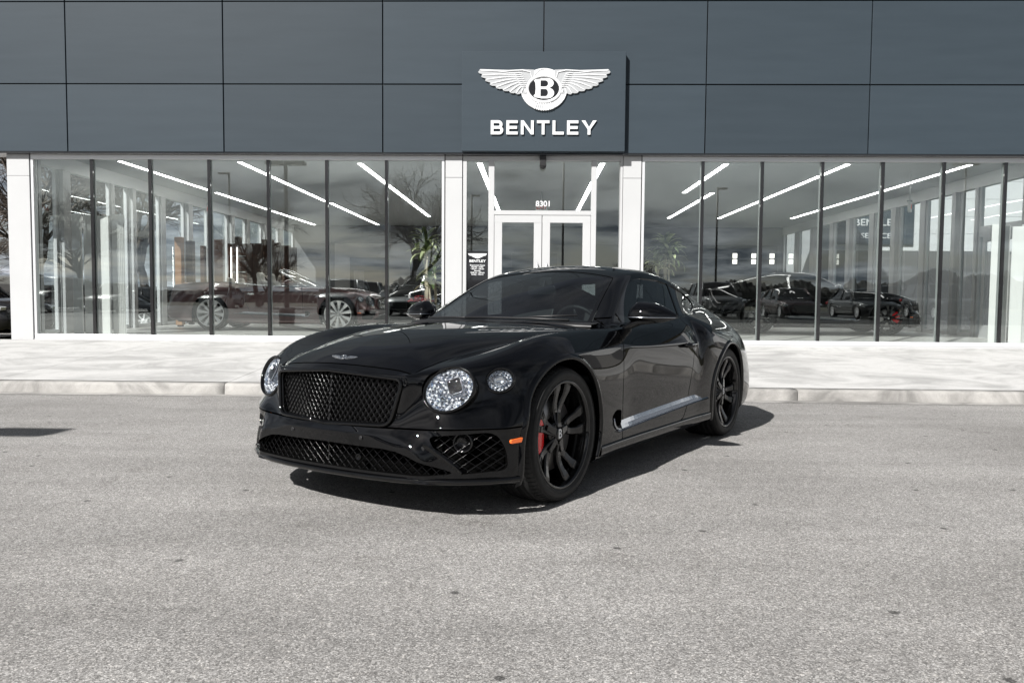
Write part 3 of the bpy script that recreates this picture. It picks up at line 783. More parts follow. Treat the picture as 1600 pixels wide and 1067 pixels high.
            MB().lathe([(k+.001, -.002), (k*.9, .003), (k*.6, .0085), (k*.3, .011), (0.0, .012)], 48, M=E_).build('lens', MP['lampglass'], hl)
    # side marker
    for s in (1, -1):
        mb = MB(); mb.prism(round_poly([(.395, .394), (.470, .390), (.474, .411), (.399, .418)], .008, 3), (.900)*s, .945*s, 'XZ')
        o = mb.build('side_marker', MP['orange'], bo, bevel=.003)
        fit_to(o, .37, .55, s)
    if detail: front_details(root, paint, bo)
    side_details(root, paint, detail)
    mirrors(root, paint, detail)
    cabin(root, open_top, seats)

def surf_y(x, z, s=1, level=3, _c={}):
    """outer y of the hull at (x, z)"""
    if level not in _c:
        S = hull(level); k = S.P[:, 1] > .3; _c[level] = S.P[k]
    P = _c[level]; d = (P[:, 0]-x)**2+(P[:, 2]-z)**2; i = np.argsort(d)[:6]; w = 1/(d[i]+1e-5)
    return float((P[i, 1]*w).sum()/w.sum())*s

def fit_to(o, x0, x1, s):
    """shift the piece in y so that it hugs the hull, a few mm proud"""
    me = o.data; ys = [v.co.y*s for v in me.vertices]; mid = (min(ys)+max(ys))/2
    for v in me.vertices:
        y = surf_y(v.co.x, v.co.z)
        v.co.y = s*(y+(.009 if v.co.y*s > mid else -.02))

def front_x(y, z, _c={}):
    if 'p' not in _c:
        S = hull(3); k = (S.P[:, 0] > .35); _c['p'] = S.P[k]
    P = _c['p']; d = (P[:, 1]-y)**2+(P[:, 2]-z)**2; i = np.argsort(d)[:6]; w = 1/(d[i]+1e-5)
    return float((P[i, 0]*w).sum()/w.sum())

def lattice(mb, poly, pitch, ang, rad, depth, xf, n=6):
    """diagonal bars clipped to a polygon in (y, z), laid on the surface x = xf(y, z) - depth"""
    ys = [p[0] for p in poly]; zs = [p[1] for p in poly]; cy_, cz_ = (min(ys)+max(ys))/2, (min(zs)+max(zs))/2; L = max(max(ys)-min(ys), max(zs)-min(zs))
    for sgn in (1, -1):
        d = (cos(ang), sin(ang)*sgn); nrm = (-d[1], d[0]); k = int(L/pitch)+2
        for q in range(-k, k+1):
            o = (cy_+nrm[0]*q*pitch, cz_+nrm[1]*q*pitch)
            T = np.linspace(-L, L, int(2*L/.012)); Y = o[0]+d[0]*T; Z = o[1]+d[1]*T; ins = sdf_poly(Y, Z, poly) > -.004
            run = []
            for t in range(len(T)+1):
                if t < len(T) and ins[t]: run.append((Y[t], Z[t]))
                else:
                    if len(run) >= 3:
                        run = [run[0]]+run[1:-1:4]+[run[-1]]
                        pts = [(xf(a, b)-depth+(.0025*sgn), a, b) for a, b in run]
                        mb.tube(pts, rad, n, flat=.62, cap=False, up=(1, 0, 0))
                    run = []

def grille_parts(root, detail, bo):
    gx = lambda y, z: .826-.075*(abs(y)/.475)**2.2-(z-.47)*.095
    # frame
    g = bpy.data.objects.new('grille', None); g.empty_display_size = .1; link(g, root)
    pts = [(gx(y, z)+.010, y, z) for y, z in GRILLE]; pts.append(pts[0])
    mb = MB(); mb.tube(pts, .0125, 10, cap=False, flat=.8, up=(1, 0, 0)); mb.build('frame', MP['gloss'], g)
    inner = [(y*.985, z-(z-.6)*.03) for y, z in GRILLE]
    pts = [(gx(y, z)-.004, y, z) for y, z in inner]; pts.append(pts[0])
    mb = MB(); mb.tube(pts, .008, 8, cap=False, up=(1, 0, 0)); mb.build('inner_ring', MP['gloss'], g)
    if detail:
        mb = MB(); lattice(mb, GRILLE, .0265, R(53), .0042, .016, gx); mb.build('mesh', MP['meshblack'], g, fix=False)
        mb = MB(); lattice(mb, [(y*.99, z) for y, z in GRILLE], .0265, R(53), .0036, .046, lambda y, z: gx(y+.008, z+.01)); mb.build('rear_mesh', MP['trim'], g, fix=False)
        mb = MB(); mb.prism([(.770, .47), (.812, .47), (.787, .730), (.745, .730)], -.003, .003, 'XZ'); mb.build('centre_vane', MP['trim'], g)
    else:
        mb = MB(); lattice(mb, GRILLE, .05, R(50), .006, .016, gx, 4); mb.build('mesh', MP['chrome' if not detail else 'gloss'], g, fix=False)
    mb = MB(); mb.grid([[(gx(y, z)-.075, y, z) for z in (.45, .6, .75)] for y in np.linspace(-.47, .47, 9)]); mb.build('radiator', MP['dark'], g)
    lx = lambda y, z: front_x(y, z)
    lm = bpy.data.objects.new('lower_grille', None); lm.empty_display_size = .1; link(lm, root)
    lxf = lambda y, z: .835-.066*(abs(y)/.57)**2.2
    if detail:
        mb = MB(); lattice(mb, LOWM, .0335, R(42), .0030, .022, lxf, 6); mb.build('mesh', MP['meshblack'], lm, fix=False)
        mb = MB(); mb.box(.79, .812, -.004, .004, .235, .37); mb.build('centre_vane', MP['gloss'], lm)
        mb = MB(); mb.lathe([(.018, 0), (.018, .012), (.013, .014), (.010, .006), (0, .008)], 24, M=Matrix.Translation((.800, .21, .300)), axis='X'); mb.build('camera', MP['gloss'], lm)
    mb = MB(); mb.grid([[(lxf(y, z)-.085, y, z) for z in (.20, .3, .39)] for y in np.linspace(-.64, .64, 13)]); mb.build('duct', MP['dark'], lm)
    for s in (1, -1):
        it = bpy.data.objects.new('side_intake', None); it.empty_display_size = .1; link(it, root)
        ix = lambda y, z: front_x(abs(y), z)
        if detail:
            P = [(y*s, z) for y, z in INTK]
            mb = MB(); lattice(mb, P, .034, R(42), .0030, .03, ix, 6); mb.build('mesh', MP['meshblack'], it, fix=False)
            M = lamp_frame((.665, .700*s, .402), (1, .42*s, .0))
            M = lamp_frame((.620, .735*s, .400), (1, .35*s, .05))
            mb = MB(); mb.lathe([(.052, -.02), (.052, .010), (.046, .014), (.040, .006), (.030, -.012), (0, -.02)], 36, M=M); mb.build('fog_lamp', MP['gloss'], it)
        mb = MB(); mb.grid([[(ix(y, z)-.10, y*s, z) for z in (.24, .35, .47)] for y in np.linspace(.56, .86, 6)]); mb.build('duct', MP['dark'], it)
        # slanting blade between lower grille and intake
        if detail:
            mb = MB(); sec = []
            for (y, z, w_) in ((.60, .385, .022), (.66, .335, .020), (.72, .285, .014), (.755, .250, .008)):
                x = ix(y, z); sec.append([(x+.012, y*s, z+w_), (x+.020, y*s, z), (x-.03, y*s, z-w_), (x-.04, y*s, z)])
            mb.grid(sec, closed_u=False); mb.build('blade', MP['gloss'], it)

def winged_badge(parent, M, w, mats, name='badge', thick=.004, letter=True, feathers=10):
    """winged roundel: two spread wings of feathers, a ring with a B"""
    mw, mb_, ml = mats
    b = bpy.data.objects.new(name, None); b.empty_display_size = w*.2; link(b, parent); b.matrix_local = M
    h = w/5.2; t = thick
    for s in (1, -1):
        W = MB()
        # backing wing outline
        top = [(.10, .135), (.16, .165), (.25, .150), (.36, .155), (.50, .160)]
        tip = [(.495, .135), (.478, .125), (.470, .105), (.450, .095), (.437, .072), (.415, .062), (.395, .038), (.37, .030), (.345, .004), (.315, -.006), (.288, -.030), (.255, -.030), (.225, -.052), (.19, -.052), (.155, -.072), (.12, -.06), (.10, -.05)]
        out = [(x*w*s, y*w*.62) for x, y in top+tip]
        W.prism(out if s == 1 else out[::-1], -t, 0)
        W.build('wing', mw, b, bevel=t*.3)
        # feathers: raised quills fanning out
        F = MB()
        ends = [(.492, .148), (.474, .118), (.452, .090), (.425, .062), (.393, .037), (.358, .012), (.320, -.010), (.280, -.028), (.235, -.045), (.185, -.058)]
        for k, (ex, ey) in enumerate(ends):
            t_ = k/(len(ends)-1); sx, sy = .17-.06*t_, .140-.150*t_
            p0 = (sx*w*s, sy*w*.62, t*.3); pm = ((sx*.5+ex*.5)*w*s, ((sy+ey)*.5+.012)*w*.62, t*.7); p1 = (ex*w*s, ey*w*.62, t*.3)
            F.tube([p0, pm, p1], [w*.006, w*.0085, w*.005], 6, flat=.5, up=(0, 0, 1))
            if k % 2 == 0: F.tube([p0, ((sx*.7+ex*.3)*w*s, ((sy*.7+ey*.3)+.03)*w*.62, t*.9)], [w*.006, w*.004], 5)
        F.build('feathers', mw, b, fix=False)
    rg = MB(); E2 = Matrix.Diagonal((1.08, 1, 1, 1)); cx = Matrix.Translation((0, .035*w, 0))
    rg.lathe([(.070*w, t*.6), (.072*w, t*1.4), (.088*w, t*1.7), (.104*w, t*1.4), (.108*w, 0), (.108*w, -t)], 48, M=cx @ E2)
    rg.build('ring', mw, b)
    d = MB(); d.lathe([(0, t*.9), (.071*w, t*.9), (.071*w, -t)], 40, M=cx @ E2); d.build('disc', mb_, b)
    if letter: add_text('letter', 'B', w*.135, ml, b, Matrix.Translation((0, .035*w, t*1.1)), extrude=t*.5, offset=w*.002, font_w=1.15)
    tf = MB()
    for k in range(-4, 5):
        a = k*.17; tf.tube([(sin(a)*.085*w, .035*w-cos(a)*.088*w, t), (sin(a)*.145*w, .035*w-cos(a)*.140*w+abs(k)*.004*w, t*.5)], [w*.008, w*.0085], 6, flat=.5)
    ft = MB(); pts = [(sin(a)*.128*w, .035*w-cos(a)*.128*w) for a in np.linspace(-1.35, 1.35, 17)]
    ft.prism([(.10*w, .04*w)]+pts[::-1]+[(-.10*w, .04*w)], -t, t*.4); ft.build('lower_ring', mw, b)
    tf.build('tail_feathers', mw, b, fix=False)
    return b

def front_details(root, paint, bo):
    # hood badge
    n = Vector((.42, 0, .9)).normalized(); u = Vector((-1, 0, 0)); u = (u-n*u.dot(n)).normalized(); s = u.cross(n)
    M = Matrix(((s.x, u.x, n.x, .712), (s.y, u.y, n.y, 0), (s.z, u.z, n.z, .7945), (0, 0, 0, 1)))
    winged_badge(root, M, .19, (MP['chrome'], MP['gloss'], MP['chrome']), thick=.003)
    # splitter lip along the chin
    mb = MB(); rows = []
    pts = [(.845, 0), (.841, .15), (.829, .30), (.806, .45), (.755, .62), (.672, .752), (.578, .858), (.485, .922), (.43, .95)]
    pts = pts[::-1]+[(x, -y) for x, y in pts[1:]]
    for i, (x, y) in enumerate(pts):
        d = Vector((x-.1, y)).normalized() if abs(y) < .7 else Vector((.5, .86 if y > 0 else -.86))
        rise = .0
        rows.append([(x-d.x*.06, y-d.y*.06, .230+rise), (x-d.x*.004, y-d.y*.004, .226+rise), (x+d.x*.010, y+d.y*.010, .216+rise), (x, y, .199+rise), (x-d.x*.03, y-d.y*.03, .190)])
    mb.grid(rows); mb.build('splitter', MP['gloss'], root)
    # parking sensors
    for y, z in ((.25, .405), (-.25, .405), (.595, .375), (-.595, .375)):
        x = front_x(abs(y), z); M = Matrix.Translation((x+.001, y, z))
        MB().lathe([(.0105, 0), (.0105, .003), (.008, .004), (0, .0035)], 18, M=M, axis='X').build('parking_sensor', MP['trim'], bo)
    # flared lips round the wheel arches
    for cx, r, fr in ((FAX, .418, True), (RAX, .408, False)):
        for s in (1, -1):
            mb = MB(); rows = []
            A = np.linspace(R(-28), R(205), 44) if fr else np.linspace(R(-28), R(208), 44)
            for a in A:
                rows.append([])
                for (dr, dy) in ((.030, .001), (.018, .011), (.002, .014), (-.006, .006), (-.004, -.03)):
                    rr = r+dr; x, z = cx+rr*cos(a), .375+rr*sin(a)
                    ex = 0
                    if z < .375:
                        if fr and cos(a) > 0: x = cx+rr+.004+.10*(.375-z); 
                        elif not fr and cos(a) < 0: x = cx-rr-.02*(.375-z)
                    y = surf_y(x, max(z, .19))
                    rows[-1].append((x, s*(y+dy), z))
            mb.grid(rows); mb.build('arch_lip', paint, root)
    # wipers and cowl
    mb = MB(); mb.tube([(-.69, .60, .992), (-.69, .30, .998), (-.665, .05, 1.000), (-.66, -.2, .998)], .007, 6); mb.tube([(-.72, .05, .985), (-.74, .35, 1.012), (-.80, .60, 1.022)], .006, 6)
    mb.tube([(-.68, -.05, .996), (-.70, -.35, .996), (-.78, -.62, .99)], .007, 6)
    mb.build('wiper', MP['trim'], root)
    mb = MB(); rows = []
    for y in np.linspace(-.74, .74, 23):
        a = abs(y); x1 = -.620-.11*(a/.75)**2.0; x2 = -.662-.14*(a/.72)**2.2
        z1 = .9765-.012*(a/.74)**2; rows.append([(x1+.0, y, z1-.014), (x1-.004, y, z1), ((x1+x2)/2, y, z1+.001), (x2-.03, y, z1+.010)])
    mb.grid(rows); mb.build('cowl', MP['trim'], root)

def side_details(root, paint, detail):
    for s in (1, -1):
        # bright blade along the door bottom
        def blade(name, z0f, z1f, x0, x1, m, out, taper=.0):
            mb = MB(); rows = []; n = 26
            for i in range(n+1):
                t = i/n; x = x0+(x1-x0)*t; z0, z1 = z0f(t), z1f(t); e = .004
                ya, yb = surf_y(x, z0), surf_y(x, z1)
                rows.append([(x, s*(yb-.006), z1+.002), (x, s*(yb+.002), z1), (x, s*((ya+yb)/2+out*.55), (z0+z1)/2), (x, s*(ya+out), z0+.003), (x, s*(ya-.004), z0)])
            mb.grid(rows, smooth=False); mb.add(rows[0], [tuple(range(5))]); mb.add(rows[-1], [tuple(range(5))[::-1]])
            return mb.build(name, m, root)
        blade('side_blade', lambda t: .318+.050*t, lambda t: .368+.048*t-.03*max(0, t-.93)/.07, -.745, -2.20, MP['darkchrome'], .018)
        blade('blade_edge', lambda t: .300+.062*t, lambda t: .315+.062*t, -.70, -2.32, MP['darkchrome'], .020)
        # fender vent: dark pocket with a curled bright hook
        mb = MB(); mb.prism(round_poly([(-.642, .405), (-.700, .436), (-.752, .440), (-.748, .352), (-.710, .334), (-.662, .352)], .02, 3), .93*s, .955*s, 'XZ')
        o = mb.build('fender_vent', MP['dark'], root); fit_to(o, 0, 0, s)
        mb = MB(); pts = [(-.640, .396), (-.652, .356), (-.682, .330), (-.72, .318), (-.79, .316)]
        mb.tube([(x, s*(surf_y(x, z)+.005), z) for x, z in pts], [.004, .006, .008, .009, .009], 8); mb.build('vent_trim', MP['darkchrome'], root)
        mb = MB(); mb.tube([(x, s*(surf_y(x, z)+.004), z) for x, z in ((-.645, .392), (-.69, .398), (-.75, .400))], .004, 6); mb.build('vent_bar', MP['gloss'], root)
        # sill step
        mb = MB(); rows = []
        for x in np.linspace(-.46, -2.40, 24):
            y = surf_y(x, .235)
            rows.append([(x, s*(y+.002), .250), (x, s*(y+.012), .240), (x, s*(y+.010), .200), (x, s*(y-.02), .165), (x, s*(y-.10), .15)])
        mb.grid(rows); mb.build('sill', paint, root)

def mirrors(root, paint, detail):
    for s in (1, -1):
        m = bpy.data.objects.new('wing_mirror', None); m.empty_display_size = .1; link(m, root); m.location = (-1.11, .98*s, 1.015)
        # shell: high blunt inboard end running out to a low tip, flat face to the rear
        mb = MB(); rows = []; n = 24; L0, L1 = -.150, .165
        def prof(v):
            up = (min(1, v/.22))**.5*(1-max(0, (v-.22)/.78)**2.2*.86); fw = (min(1, v/.15))**.5*(1-max(0, (v-.3)/.7)**2.4*.90)
            return max(up, .03), max(fw, .03)
        for i in range(n+1):
            v = i/n; y = L0+(L1-L0)*v; up, fw = prof(v); row = []
            for a in np.linspace(0, 2*pi, 28, endpoint=False):
                c_, s_ = cos(a), sin(a); X = (.115*fw*c_ if c_ > 0 else .045*fw*c_); Z = (.102*up*abs(s_)**.9 if s_ > 0 else -.040*min(1, up*1.3)*abs(s_)**.8)
                row.append((X-.05*v, s*y, Z))
            row.append(row[0]); rows.append(row)
        mb.grid(rows); mb.add(rows[0][:-1], [tuple(range(28))]); mb.add(rows[-1][:-1], [tuple(range(28))[::-1]])
        mb.build('shell', paint, m)
        mb = MB(); pts = []
        for v in np.linspace(.02, .99, 16): pts.append((.117*prof(v)[1]-.05*v, s*(L0+(L1-L0)*v), -.004))
        mb.tube(pts, .0045, 8, flat=.7); mb.build('trim_strip', MP['darkchrome'], m)
        mb = MB(); mb.prism(round_poly([(-.12, -.028), (.10, -.026), (.09, .030), (-.02, .078), (-.11, .070)], .02, 4), -.066, -.050, 'YZ', M=Matrix.Diagonal((1, s, 1, 1))); mb.build('mirror_glass', MP['chrome'], m)
        # arm to the door
        mb = MB(); sec = []
        for (x, y, z, a, b) in ((.0, .04, -.026, .045, .016), (.02, -.06, -.034, .056, .022), (.05, -.115, -.055, .055, .026), (.09, -.140, -.080, .052, .022), (.13, -.155, -.082, .056, .014), (.15, -.19, -.074, .06, .012)):
            sec.append([(x+a*cos(t), s*(y), z+b*sin(t)) for t in np.linspace(0, 2*pi, 14)])
        mb.grid(sec); mb.build('arm', MP['gloss'], m)
        mb = MB(); mb.prism([(.20, -.078), (-.06, -.070), (-.06, -.052), (.12, -.050)], -.20, -.15, 'XZ', M=Matrix.Diagonal((1, s, 1, 1))); mb.build('mount', MP['gloss'], m, bevel=.006)

def cabin(root, open_top, seats):
    cb = bpy.data.objects.new('cabin', None); cb.empty_display_size = .2; link(cb, root)
    mb = MB(); mb.box(-2.75, -.62, -.80, .80, .30, .36); mb.box(-2.9, -2.72, -.72, .72, .36, .96); mb.build('floor', MP['dark'], cb)
    for s in (1, -1):
        mb = MB(); mb.prism([(-.70, .36), (-2.7, .36), (-2.7, .98), (-2.0, .95), (-.85, .93)], .79*s, .765*s, 'XZ'); mb.build('door_card', MP['leather'], cb)
    # dashboard
    mb = MB(); rows = []
    for y in np.linspace(-.74, .74, 25):
        b = .028*math.exp(-((y-.37)/.20)**2); a = abs(y)/.74
        rows.append([(-.68-.08*a, y, .955), (-.80-.06*a, y, .968+b*.5), (-.95, y, .975+b), (-1.06, y, .962+b*1.2), (-1.10, y, .925+b), (-1.08, y, .84), (-1.02, y, .70), (-.9, y, .62)])
    mb.grid(rows); mb.build('dashboard', MP['dash'], cb)
    mb = MB(); M = Matrix.Translation((-1.25, .37, .905)) @ Matrix.Rotation(R(-68), 4, 'Y')
    mb.tube([tuple(M @ Vector((.185*cos(a), .185*sin(a), 0))) for a in np.linspace(0, 2*pi, 33)], .016, 8, cap=False)
    mb.lathe([(0, .02), (.055, .02), (.065, -.01), (0, -.02)], 20, M=M)
    for a in (0, pi, -pi/2): mb.tube([tuple(M @ Vector((.05*cos(a+pi/2), .05*sin(a+pi/2), 0))), tuple(M @ Vector((.18*cos(a+pi/2), .18*sin(a+pi/2), 0)))], .012, 6)
    mb.build('steering_wheel', MP['leather'], cb)
    mb = MB(); mb.prism([(-1.05, .40), (-2.2, .40), (-2.2, .62), (-1.5, .66), (-1.2, .80), (-1.05, .88)], -.12, .12, 'XZ'); mb.build('centre_console', MP['leather'], cb, bevel=.02)
    SM = MP[seats]
    for (x, ys, w_) in ((-1.50, (-.37, .37), .25), (-2.25, (-.33, .33), .22)):
        for y in ys:
            st = bpy.data.objects.new('seat', None); st.empty_display_size = .2; link(st, cb); st.location = (x, y, .40)
            k = 1.0 if x > -2 else .86
            mb = MB(); mb.prism(round_poly([(.42, .0), (-.12, .0), (-.12, .17), (.30, .22), (.44, .17)], .06, 4), -w_, w_, 'XZ'); mb.build('cushion', SM, st, bevel=.04, seg=3)
            mb = MB(); mb.prism(round_poly([(-.08, .10), (-.20, .10), (-.42*k, .62*k), (-.42*k, .70*k), (-.30*k, .70*k), (-.14, .35)], .04, 4), -w_*.92, w_*.92, 'XZ'); mb.build('backrest', SM, st, bevel=.05, seg=3)
            mb = MB(); mb.prism(round_poly([(-.34*k, .68*k), (-.44*k, .68*k), (-.47*k, .84*k), (-.43*k, .89*k), (-.37*k, .85*k)], .03, 3), -.13, .13, 'XZ'); mb.build('headrest', SM, st, bevel=.03, seg=3)
    mb = MB(); mb.tube([(-1.40, 0, 1.27), (-1.37, 0, 1.215)], .010, 8)
    rm = round_poly([(-.125, -.03), (.125, -.03), (.115, .035), (-.115, .035)], .02, 4)
    mb.prism(rm, -.012, .012, 'YZ', M=Matrix.Translation((-1.36, 0, 1.195))); mb.prism(round_poly([(-.06, -.03), (.06, -.03), (.05, .03), (-.05, .03)], .015, 3), -.03, .03, 'YZ', M=Matrix.Translation((-1.43, 0, 1.265)))
    if not open_top:
        mb.build('rear_view_mirror', MP['trim'], cb, bevel=.004)
        # dark headliner under the roof
        mb = MB(); mb.grid([[(x, y, z-.05-.10*(abs(y)/.55)**3*.5) for y in np.linspace(-.52, .52, 7)] for x, z in ((-1.52, 1.345), (-1.8, 1.385), (-2.1, 1.385), (-2.36, 1.36), (-2.52, 1.33))]); mb.build('headliner', MP['leather'], cb)
# ---------------------------------------------------------------- ground, lot, kerb, pavement
FY = 14.0            # glass line of the showroom
FLZ = .28            # showroom floor level
KY = 9.33            # kerb face
def zlot(y): return SLOPE*max(-9, min(y, KY))

def asphalt_mat():
    m = bpy.data.materials.new('worn_asphalt'); m.use_nodes = True; nt = m.node_tree; n = nt.nodes; l = nt.links; b = n['Principled BSDF']
    b.inputs['Roughness'].default_value = .85; b.inputs['Specular IOR Level'].default_value = .35
    tc = n.new('ShaderNodeTexCoord')
    def noise(sc, det=2, rough=.5):
        q = n.new('ShaderNodeTexNoise'); q.inputs['Scale'].default_value = sc; q.inputs['Detail'].default_value = det; q.inputs['Roughness'].default_value = rough; l.new(tc.outputs['Object'], q.inputs['Vector']); return q.outputs['Fac']
    def ramp(f, stops):
        q = n.new('ShaderNodeValToRGB'); e = q.color_ramp.elements
        e[0].position, e[0].color = stops[0][0], (*stops[0][1], 1); e[1].position, e[1].color = stops[-1][0], (*stops[-1][1], 1)
        for p, c in stops[1:-1]: x = e.new(p); x.color = (*c, 1)
        l.new(f, q.inputs[0]); return q.outputs[0]
    def mix(t, a, b_, f):
        q = n.new('ShaderNodeMixRGB'); q.blend_type = t
        if isinstance(f, float): q.inputs[0].default_value = f
        else: l.new(f, q.inputs[0])
        for i, v in ((1, a), (2, b_)):
            if isinstance(v, tuple): q.inputs[i].default_value = (*v, 1)
            else: l.new(v, q.inputs[i])
        return q.outputs[0]
    vo = n.new('ShaderNodeTexVoronoi'); vo.inputs['Scale'].default_value = 210; l.new(tc.outputs['Object'], vo.inputs['Vector'])
    sep = n.new('ShaderNodeSeparateColor'); l.new(vo.outputs['Color'], sep.inputs[0])
    stone = ramp(sep.outputs[0], [(0, (.110, .107, .104)), (.3, (.212, .207, .201)), (.75, (.305, .298, .290)), (1, (.49, .48, .47))])
    vo2 = n.new('ShaderNodeTexVoronoi'); vo2.inputs['Scale'].default_value = 95; l.new(tc.outputs['Object'], vo2.inputs['Vector'])
    sep2 = n.new('ShaderNodeSeparateColor'); l.new(vo2.outputs['Color'], sep2.inputs[0])
    big = ramp(sep2.outputs[0], [(0, (.62, .61, .60)), (.25, (.92, .92, .92)), (.85, (1, 1, 1)), (1, (1.55, 1.52, 1.48))])
    col = mix('MULTIPLY', stone, big, .55)
    fine = ramp(noise(420, 2), [(.3, (.62, .62, .62)), (.7, (1.35, 1.35, 1.35))]); col = mix('MULTIPLY', col, fine, .8)
    mid = ramp(noise(14, 5, .7), [(.32, (.93, .928, .925)), (.68, (1.07, 1.07, 1.07))]); col = mix('MULTIPLY', col, mid, 1.0)
    patch = ramp(noise(.55, 4, .6), [(.35, (.88, .875, .87)), (.65, (1.08, 1.08, 1.08))]); col = mix('MULTIPLY', col, patch, 1.0)
    streak = n.new('ShaderNodeMapping'); streak.inputs['Scale'].default_value = (.35, 2.2, 1); l.new(tc.outputs['Object'], streak.inputs[0])
    ns = n.new('ShaderNodeTexNoise'); ns.inputs['Scale'].default_value = 1.0; ns.inputs['Detail'].default_value = 6; l.new(streak.outputs[0], ns.inputs['Vector'])
    col = mix('MULTIPLY', col, ramp(ns.outputs['Fac'], [(.36, (.90, .90, .90)), (.62, (1.07, 1.07, 1.07))]), 1.0)
    # sparse dark spots
    v3 = n.new('ShaderNodeTexVoronoi'); v3.voronoi_dimensions = '2D'; v3.inputs['Scale'].default_value = 1.1; v3.inputs['Randomness'].default_value = 1; l.new(tc.outputs['Object'], v3.inputs['Vector'])
    sp = ramp(v3.outputs['Distance'], [(.014, (.18, .18, .18)), (.024, (1, 1, 1))]); col = mix('MULTIPLY', col, sp, .85)
    # damp-looking stain patches near the kerb
    st = ramp(noise(1.7, 6, .75), [(.58, (1, 1, 1)), (.70, (.74, .73, .72))]); col = mix('MULTIPLY', col, st, .9)
    l.new(col, b.inputs['Base Color'])
    bp = n.new('ShaderNodeBump'); bp.inputs['Strength'].default_value = .5; bp.inputs['Distance'].default_value = .005
    l.new(sep.outputs[1], bp.inputs['Height'])
    bp2 = n.new('ShaderNodeBump'); bp2.inputs['Strength'].default_value = .5; bp2.inputs['Distance'].default_value = .004; l.new(noise(260, 3), bp2.inputs['Height']); l.new(bp.outputs[0], bp2.inputs['Normal'])
    l.new(bp2.outputs[0], b.inputs['Normal'])
    return m

def concrete_mat(name, base, stain=.25, streaks=True):
    m = bpy.data.materials.new(name); m.use_nodes = True; nt = m.node_tree; n = nt.nodes; l = nt.links; b = n['Principled BSDF']
    b.inputs['Roughness'].default_value = .8; b.inputs['Specular IOR Level'].default_value = .3
    tc = n.new('ShaderNodeTexCoord')
    mp = n.new('ShaderNodeMapping'); mp.inputs['Scale'].default_value = (.8, 1.05, 1) if streaks else (1, 1, 1); l.new(tc.outputs['Object'], mp.inputs[0])
    n1 = n.new('ShaderNodeTexNoise'); n1.inputs['Scale'].default_value = 1.25; n1.inputs['Detail'].default_value = 8; n1.inputs['Roughness'].default_value = .62; n1.inputs['Distortion'].default_value = 1.1; l.new(mp.outputs[0], n1.inputs['Vector'])
    r1 = n.new('ShaderNodeValToRGB'); e = r1.color_ramp.elements
    e[0].position = .36; e[0].color = (*[c*(1-stain) for c in base], 1); e[1].position = .58; e[1].color = (*base, 1)
    l.new(n1.outputs['Fac'], r1.inputs[0])
    n2 = n.new('ShaderNodeTexNoise'); n2.inputs['Scale'].default_value = 160; n2.inputs['Detail'].default_value = 3; l.new(tc.outputs['Object'], n2.inputs['Vector'])
    r2 = n.new('ShaderNodeValToRGB'); r2.color_ramp.elements[0].position = .3; r2.color_ramp.elements[0].color = (.86, .86, .86, 1); r2.color_ramp.elements[1].position = .7; r2.color_ramp.elements[1].color = (1.08, 1.08, 1.08, 1); l.new(n2.outputs['Fac'], r2.inputs[0])
    mx = n.new('ShaderNodeMixRGB'); mx.blend_type = 'MULTIPLY'; mx.inputs[0].default_value = 1; l.new(r1.outputs[0], mx.inputs[1]); l.new(r2.outputs[0], mx.inputs[2])
    n3 = n.new('ShaderNodeTexNoise'); n3.inputs['Scale'].default_value = 9; n3.inputs['Detail'].default_value = 6; n3.inputs['Roughness'].default_value = .7; l.new(tc.outputs['Object'], n3.inputs['Vector'])
    r3 = n.new('ShaderNodeValToRGB'); r3.color_ramp.elements[0].position = .3; r3.color_ramp.elements[0].color = (.88, .88, .875, 1); r3.color_ramp.elements[1].position = .55; l.new(n3.outputs['Fac'], r3.inputs[0])
    m2 = n.new('ShaderNodeMixRGB'); m2.blend_type = 'MULTIPLY'; m2.inputs[0].default_value = .8; l.new(mx.outputs[0], m2.inputs[1]); l.new(r3.outputs[0], m2.inputs[2])
    l.new(m2.outputs[0], b.inputs['Base Color'])
    bp = n.new('ShaderNodeBump'); bp.inputs['Strength'].default_value = .3; bp.inputs['Distance'].default_value = .003; l.new(n2.outputs['Fac'], bp.inputs['Height']); l.new(bp.outputs[0], b.inputs['Normal'])
    return m

M_ASPH = asphalt_mat()
M_WALK = concrete_mat('pale_broomed_concrete', (.50, .497, .49), .32)
M_KERB = concrete_mat('weathered_kerb_concrete', (.36, .35, .335), .5, False)
M_GRASS = mat('dry_winter_grass', (.040, .038, .020), .95, vary=(.4, .35))
M_LINE = mat('white_road_paint', (.62, .62, .60), .8, vary=(9, .2))

